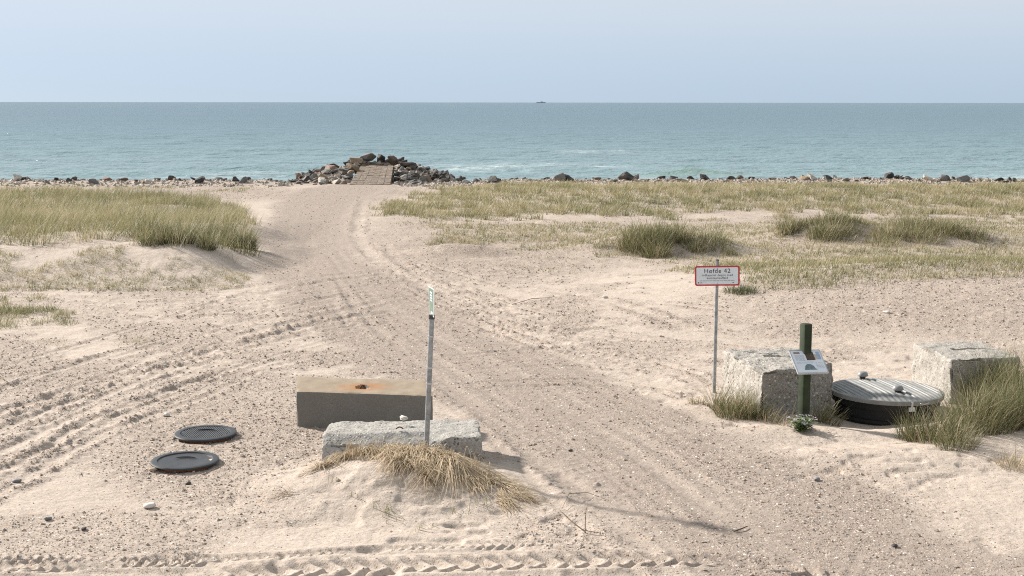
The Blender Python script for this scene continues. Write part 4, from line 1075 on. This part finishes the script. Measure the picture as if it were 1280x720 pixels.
tuss('dark tuft on the back of the left dune', [S(190, 253, 1.0, 2, .5), S(215, 255, 1.0, 1.2, .45), S(235, 257, .8, .6, .4)], 2600, (.45, .85), .28, .016)
tuss('dark hanging tussock at the front edge of the left dune', [S(190, 297, .5, 1.5, .6), S(215, 301, .5, 1.5, .55), S(242, 309, .5, 1, .5), S(205, 304, .5, 1.2, .5)], 3400, (.45, 1.0), .13, .013)
tuss('dark tussock at the right end of the left dune', [S(270, 300, .55, 1, .5), S(293, 310, .5, 1.5, .4), S(307, 318, .4, .8, .3)], 2800, (.45, .95), .14, .013)
tuss('small tuft on the bare sand behind the left dune end', [S(275, 258, .8, 1, .2), S(300, 262, .5, .5, .2)], 500, (.2, .35), .35)
tuss('low tuft on the left sand flat near the frame edge', [S(40, 392, .5, 1), S(15, 390, .6, 1)], 900, (.15, .34), .42, .010, 0)
tuss('lone small tuft on the sand right of the left flat tuft', [S(86, 407, .22, 1)], 130, (.12, .28), .38, .010)

# dry grass spilling over the mound by the near block
def build_dry():
    base = Vector((-1.0, 16.1, gz(-1.0, 16.1)))
    root = empty('dry_grass', base); tag(root, 'straw coloured dry grass spilling over the sand mound before the rough block', 'dry grass')
    SEG = 9
    def sweep(nm, line, n, locks, azr, Lr, lift, mat=M['straw'], tint=.5, spread=.05, curl=.35, wid=.008):
        """blades combed over the mound: locks share a root and a heading"""
        lx = rng.random(locks); pts = np.array(line, float)
        px = np.interp(lx, np.linspace(0, 1, len(pts)), pts[:, 0]); py = np.interp(lx, np.linspace(0, 1, len(pts)), pts[:, 1]) + rng.normal(0, 3, locks)
        B = np.array([gp(a, b, .16) for a, b in zip(px, py)])
        la = azr[0] + (azr[1] - azr[0]) * lx + rng.normal(0, .42, locks); lc = rng.normal(0, curl, locks); ll = rng.uniform(*Lr, locks); lt = tint + rng.normal(0, .13, locks)
        k = rng.integers(0, locks, n)
        x0 = B[k, 0] + rng.normal(0, spread, n); y0 = B[k, 1] + rng.normal(0, spread, n)
        az = la[k] + rng.normal(0, .24, n); cu = lc[k] + rng.normal(0, .18, n); L = ll[k] * rng.uniform(.55, 1.1, n)
        lf = lift * rng.uniform(.25, 1.25, n); under = rng.uniform(.004, .05, n); w = wid * rng.uniform(.7, 1.25, n); tn = lt[k] + rng.normal(0, .15, n)
        V = np.zeros((n, 2 * SEG + 1, 3)); T = np.zeros((n, 2 * SEG + 1)); x, y = x0.copy(), y0.copy()
        for i in range(SEG + 1):
            t = i / SEG; z = surf(x, y)[0] + under * min(1, t * 4) + lf * 3.2 * t * (1 - t) ** 1.6 - .02 * (t == 0)
            a = az + cu * t * t; sx, sy = -np.sin(a), np.cos(a); hw = w * (1 - .8 * t) * .5
            if i < SEG:
                V[:, 2 * i] = np.stack([x - sx * hw, y - sy * hw, z], 1); V[:, 2 * i + 1] = np.stack([x + sx * hw, y + sy * hw, z + hw * .6], 1); T[:, 2 * i:2 * i + 2] = (tn + .1 * t)[:, None]
            else: V[:, 2 * i] = np.stack([x, y, z], 1); T[:, 2 * i] = tn + .1
            st = L / SEG * (.75 + .25 * t); x = x + np.cos(a) * st; y = y + np.sin(a) * st
        o = (np.arange(n) * (2 * SEG + 1))[:, None]
        q = np.concatenate([o + np.array([[2 * i, 2 * i + 1, 2 * i + 3, 2 * i + 2]]) for i in range(SEG - 1)], 0); tr = o + np.array([[2 * SEG - 2, 2 * SEG - 1, 2 * SEG]])
        me = np_mesh(nm, V.reshape(-1, 3), q, tr); set_attr(me, 'tint', np.clip(T.ravel(), 0, 1)); link(nm, me, mat, root)
    sweep('left_sweep', [(425, 588), (450, 574), (480, 568)], 300, 12, (R(-165), R(-115)), (.30, .65), .10, tint=.55, wid=.007)
    sweep('middle_sweep', [(450, 568), (490, 570), (530, 578), (572, 592)], 1500, 42, (R(-108), R(-60)), (.65, 1.45), .15, tint=.60, wid=.007)
    sweep('front_sweep', [(480, 590), (520, 596), (560, 604)], 520, 22, (R(-105), R(-70)), (.35, .75), .10, tint=.5, wid=.007)
    sweep('right_sweep', [(590, 590), (625, 600), (655, 615)], 240, 12, (R(-55), R(-40)), (.30, .60), .06, tint=.45)
    sweep('trailing_wisps', [(560, 590), (600, 605), (640, 618)], 260, 16, (R(-80), R(-50)), (.25, .5), .05, tint=.5)
    sweep('standing_blades', [(430, 582), (520, 584), (600, 596)], 260, 70, (R(80), R(-60)), (.10, .34), .30, tint=.55, curl=.8)
    sweep('green_wisps', [(395, 600), (520, 640), (660, 610)], 40, 20, (R(-110), R(-40)), (.12, .25), .08, M['grass'], .45)
    sweep('loose_straw', [(362, 612), (400, 592), (430, 582)], 240, 16, (R(-170), R(-130)), (.2, .5), .05, tint=.45)
build_dry()

# ------------------------------------------------------------------ flowering sea rocket
def build_flower():
    b = gpz(1001, 540); root = empty('flowering_plant', b); tag(root, 'low green plant with tiny pale lilac flowers at the post foot', 'plant')
    st, lf, fl = MB(), MB(), MB(); r = random.Random(3)
    for k in range(64):
        a = r.uniform(0, 6.28); sp = .20 * math.sqrt(r.random()); h = r.uniform(.05, .24) * (1 - sp * 1.4)
        e = b + Vector((math.cos(a) * sp, math.sin(a) * sp * .8, h)); m = b + Vector((math.cos(a) * sp * .45, math.sin(a) * sp * .4, h * .55))
        st.tube([b + Vector((math.cos(a) * .01, math.sin(a) * .01, -.01)), m, e], [.004, .003, .002], 5)
        for j in range(9):
            t = r.uniform(.25, .95); p = (b.lerp(m, t * 2) if t < .5 else m.lerp(e, t * 2 - 1)); aa = r.uniform(0, 6.28); L = r.uniform(.04, .08)
            d = Vector((math.cos(aa), math.sin(aa), r.uniform(-.1, .7))).normalized(); s = d.cross(Vector((0, 0, 1))).normalized() * L * .2
            lf.add([p, p + d * L * .5 + s, p + d * L, p + d * L * .5 - s], [(0, 1, 2, 3)])
        if r.random() < .8:
            for j in range(r.randint(2, 4)):
                c = e + Vector((r.uniform(-.02, .02), r.uniform(-.02, .02), r.uniform(-.005, .02))); rr = r.uniform(.008, .013); a0 = r.uniform(0, 1.5)
                for q in range(4):
                    u = Vector((math.cos(a0 + q * 1.57), math.sin(a0 + q * 1.57), .35)); w = Vector((-u.y, u.x, 0)) * .55
                    fl.add([c, c + (u * .7 + w) * rr, c + u * rr * 1.3, c + (u * .7 - w) * rr], [(0, 1, 2, 3)])
    st.build('stems', M['stalk'], root); lf.build('leaves', M['stalk'], root); tag(fl.build('flowers', M['petal'], root), kind='stuff')
build_flower()

# ------------------------------------------------------------------ loose stones, twigs
def loose(px, py, s, tintcol, label, z=None, name='stone'):
    p = gpz(px, py) if z is None else Vector(z)
    me = ROCKS[hash(label) % 1 + (int(px) % 14)].copy(); me.materials.clear(); me.materials.append(tintcol)
    o = bpy.data.objects.new(name, me); col.objects.link(o); o.location = p + Vector((0, 0, s * .2)); o.scale = (s * 1.2, s, s * .8); o.rotation_euler = (0, 0, px)
    tag(o, label, 'stone', 'loose stones on the sand')
    bm = bmesh.new(); bm.from_mesh(me); bmesh.ops.remove_doubles(bm, verts=bm.verts[:], dist=.08); bmesh.ops.subdivide_edges(bm, edges=bm.edges[:], cuts=1, smooth=.8, use_grid_fill=True); bm.to_mesh(me); bm.free()
    me.polygons.foreach_set('use_smooth', [True] * len(me.polygons))
sw = paint('white_stone', (.62, .58, .53), .8, .3, .1, 30); sg = paint('grey_stone', (.20, .20, .21), .8, .3, .2, 30); sd = paint('dark_stone', (.08, .075, .075), .8, .3, .2, 30); stn = paint('tan_stone', (.42, .34, .27), .8, .3, .15, 30)
def build_stones():
    for px, py, s, m, lab in [(189, 638, .13, sw, 'white rounded stone on the sand below the two covers'), (60, 651, .075, sg, 'dark grey stone on the sand near the left edge'), (105, 664, .07, sd, 'small black stone right of the dark grey stone'),
                              (22, 604, .10, sg, 'flat grey stone half sunk by the left frame edge'), (192, 592, .09, stn, 'tan stone touching the front of the nearer cover'), (236, 607, .06, sd, 'black stone in gravel before the nearer cover'),
                              (209, 521, .10, sw, 'pale stone on the track left of the farther cover'), (714, 564, .05, sd, 'black pebble on the track right of the rough block'), (1108, 391, .12, sw, 'pale stone lying alone on the right gravel bank'),
                              (1119, 685, .06, sd, 'dark pebble in the gravel at lower right'), (1022, 601, .07, sg, 'dark grey pebble on the sand before the flowering plant'), (757, 373, .1, sw, 'white stone on the sand between the signs')]:
        loose(px, py, s, m, lab)
    p = at(505, 522.5, 17.2); loose(505, 523, .10, sw, 'white pebble left on top of the rough block', (p.x, p.y, p.z - .02))
    def twig(pts, rad, label):
        W = [gpz(a, b) + Vector((0, 0, c)) for a, b, c in pts]; o = MB().tube(W, rad, 6).build('twig', M['twig'], None, tuple(W[0]), True); tag(o, label, 'twig', 'dry twigs on the sand'); return o
    twig([(700, 640, .02), (712, 655, .03), (730, 668, .03), (752, 670, .03)], [.003, .005, .005, .003], 'dark bent twig lying at the right toe of the mound')
    twig([(732, 668, -.02), (732, 668, .12), (733, 668, .27)], [.005, .004, .003], 'thin upright twig stuck in the sand by the bent twig')
    twig([(703, 640, .02), (712, 628, .06), (735, 622, .05), (762, 628, .02)], [.002, .003, .003, .002], 'thin arching twig behind the upright twig')
    twig([(918, 668, .015), (926, 665, .02), (935, 661, .02)], [.007, .008, .005], 'short stick on the sand right of the sign shadow')
    twig([(640, 384, .03), (665, 377, .06), (690, 374, .03)], [.005, .007, .004], 'dark driftwood twig on the sand beyond the green sign')
build_stones()

# ------------------------------------------------------------------ ship on the horizon
def build_ship():
    Y = 14000.0; x = (676 - 640) / FPX * Y; z = SEAZ - 1; b = Vector((x, Y, z)); s = Y / FPX
    root = empty('ship', b); tag(root, 'tiny grey ship on the horizon', 'ship')
    hl = 5.8 * s
    MB().prism([(-hl, 1.2 * s), (-hl * .92, 0), (hl * .9, 0), (hl, 1.5 * s), (hl * .6, 1.3 * s)][::-1], -10, 10, Matrix.Translation(b)).build('hull', M['hull'], root)
    MB().box((-hl * .1, -8, 1.2 * s), (hl * .4, 8, 2.0 * s), Matrix.Translation(b)).build('bridge', M['hull'], root)
    MB().box((-hl * .02, -3, 2.3 * s), (hl * .08, 3, 2.7 * s), Matrix.Translation(b)).build('funnel', M['hull'], root)
    MB().tube([b + Vector((hl * .3, 0, 2.2 * s)), b + Vector((hl * .3, 0, 2.9 * s))], .14 * s, 6).build('mast', M['hull'], root)
build_ship()
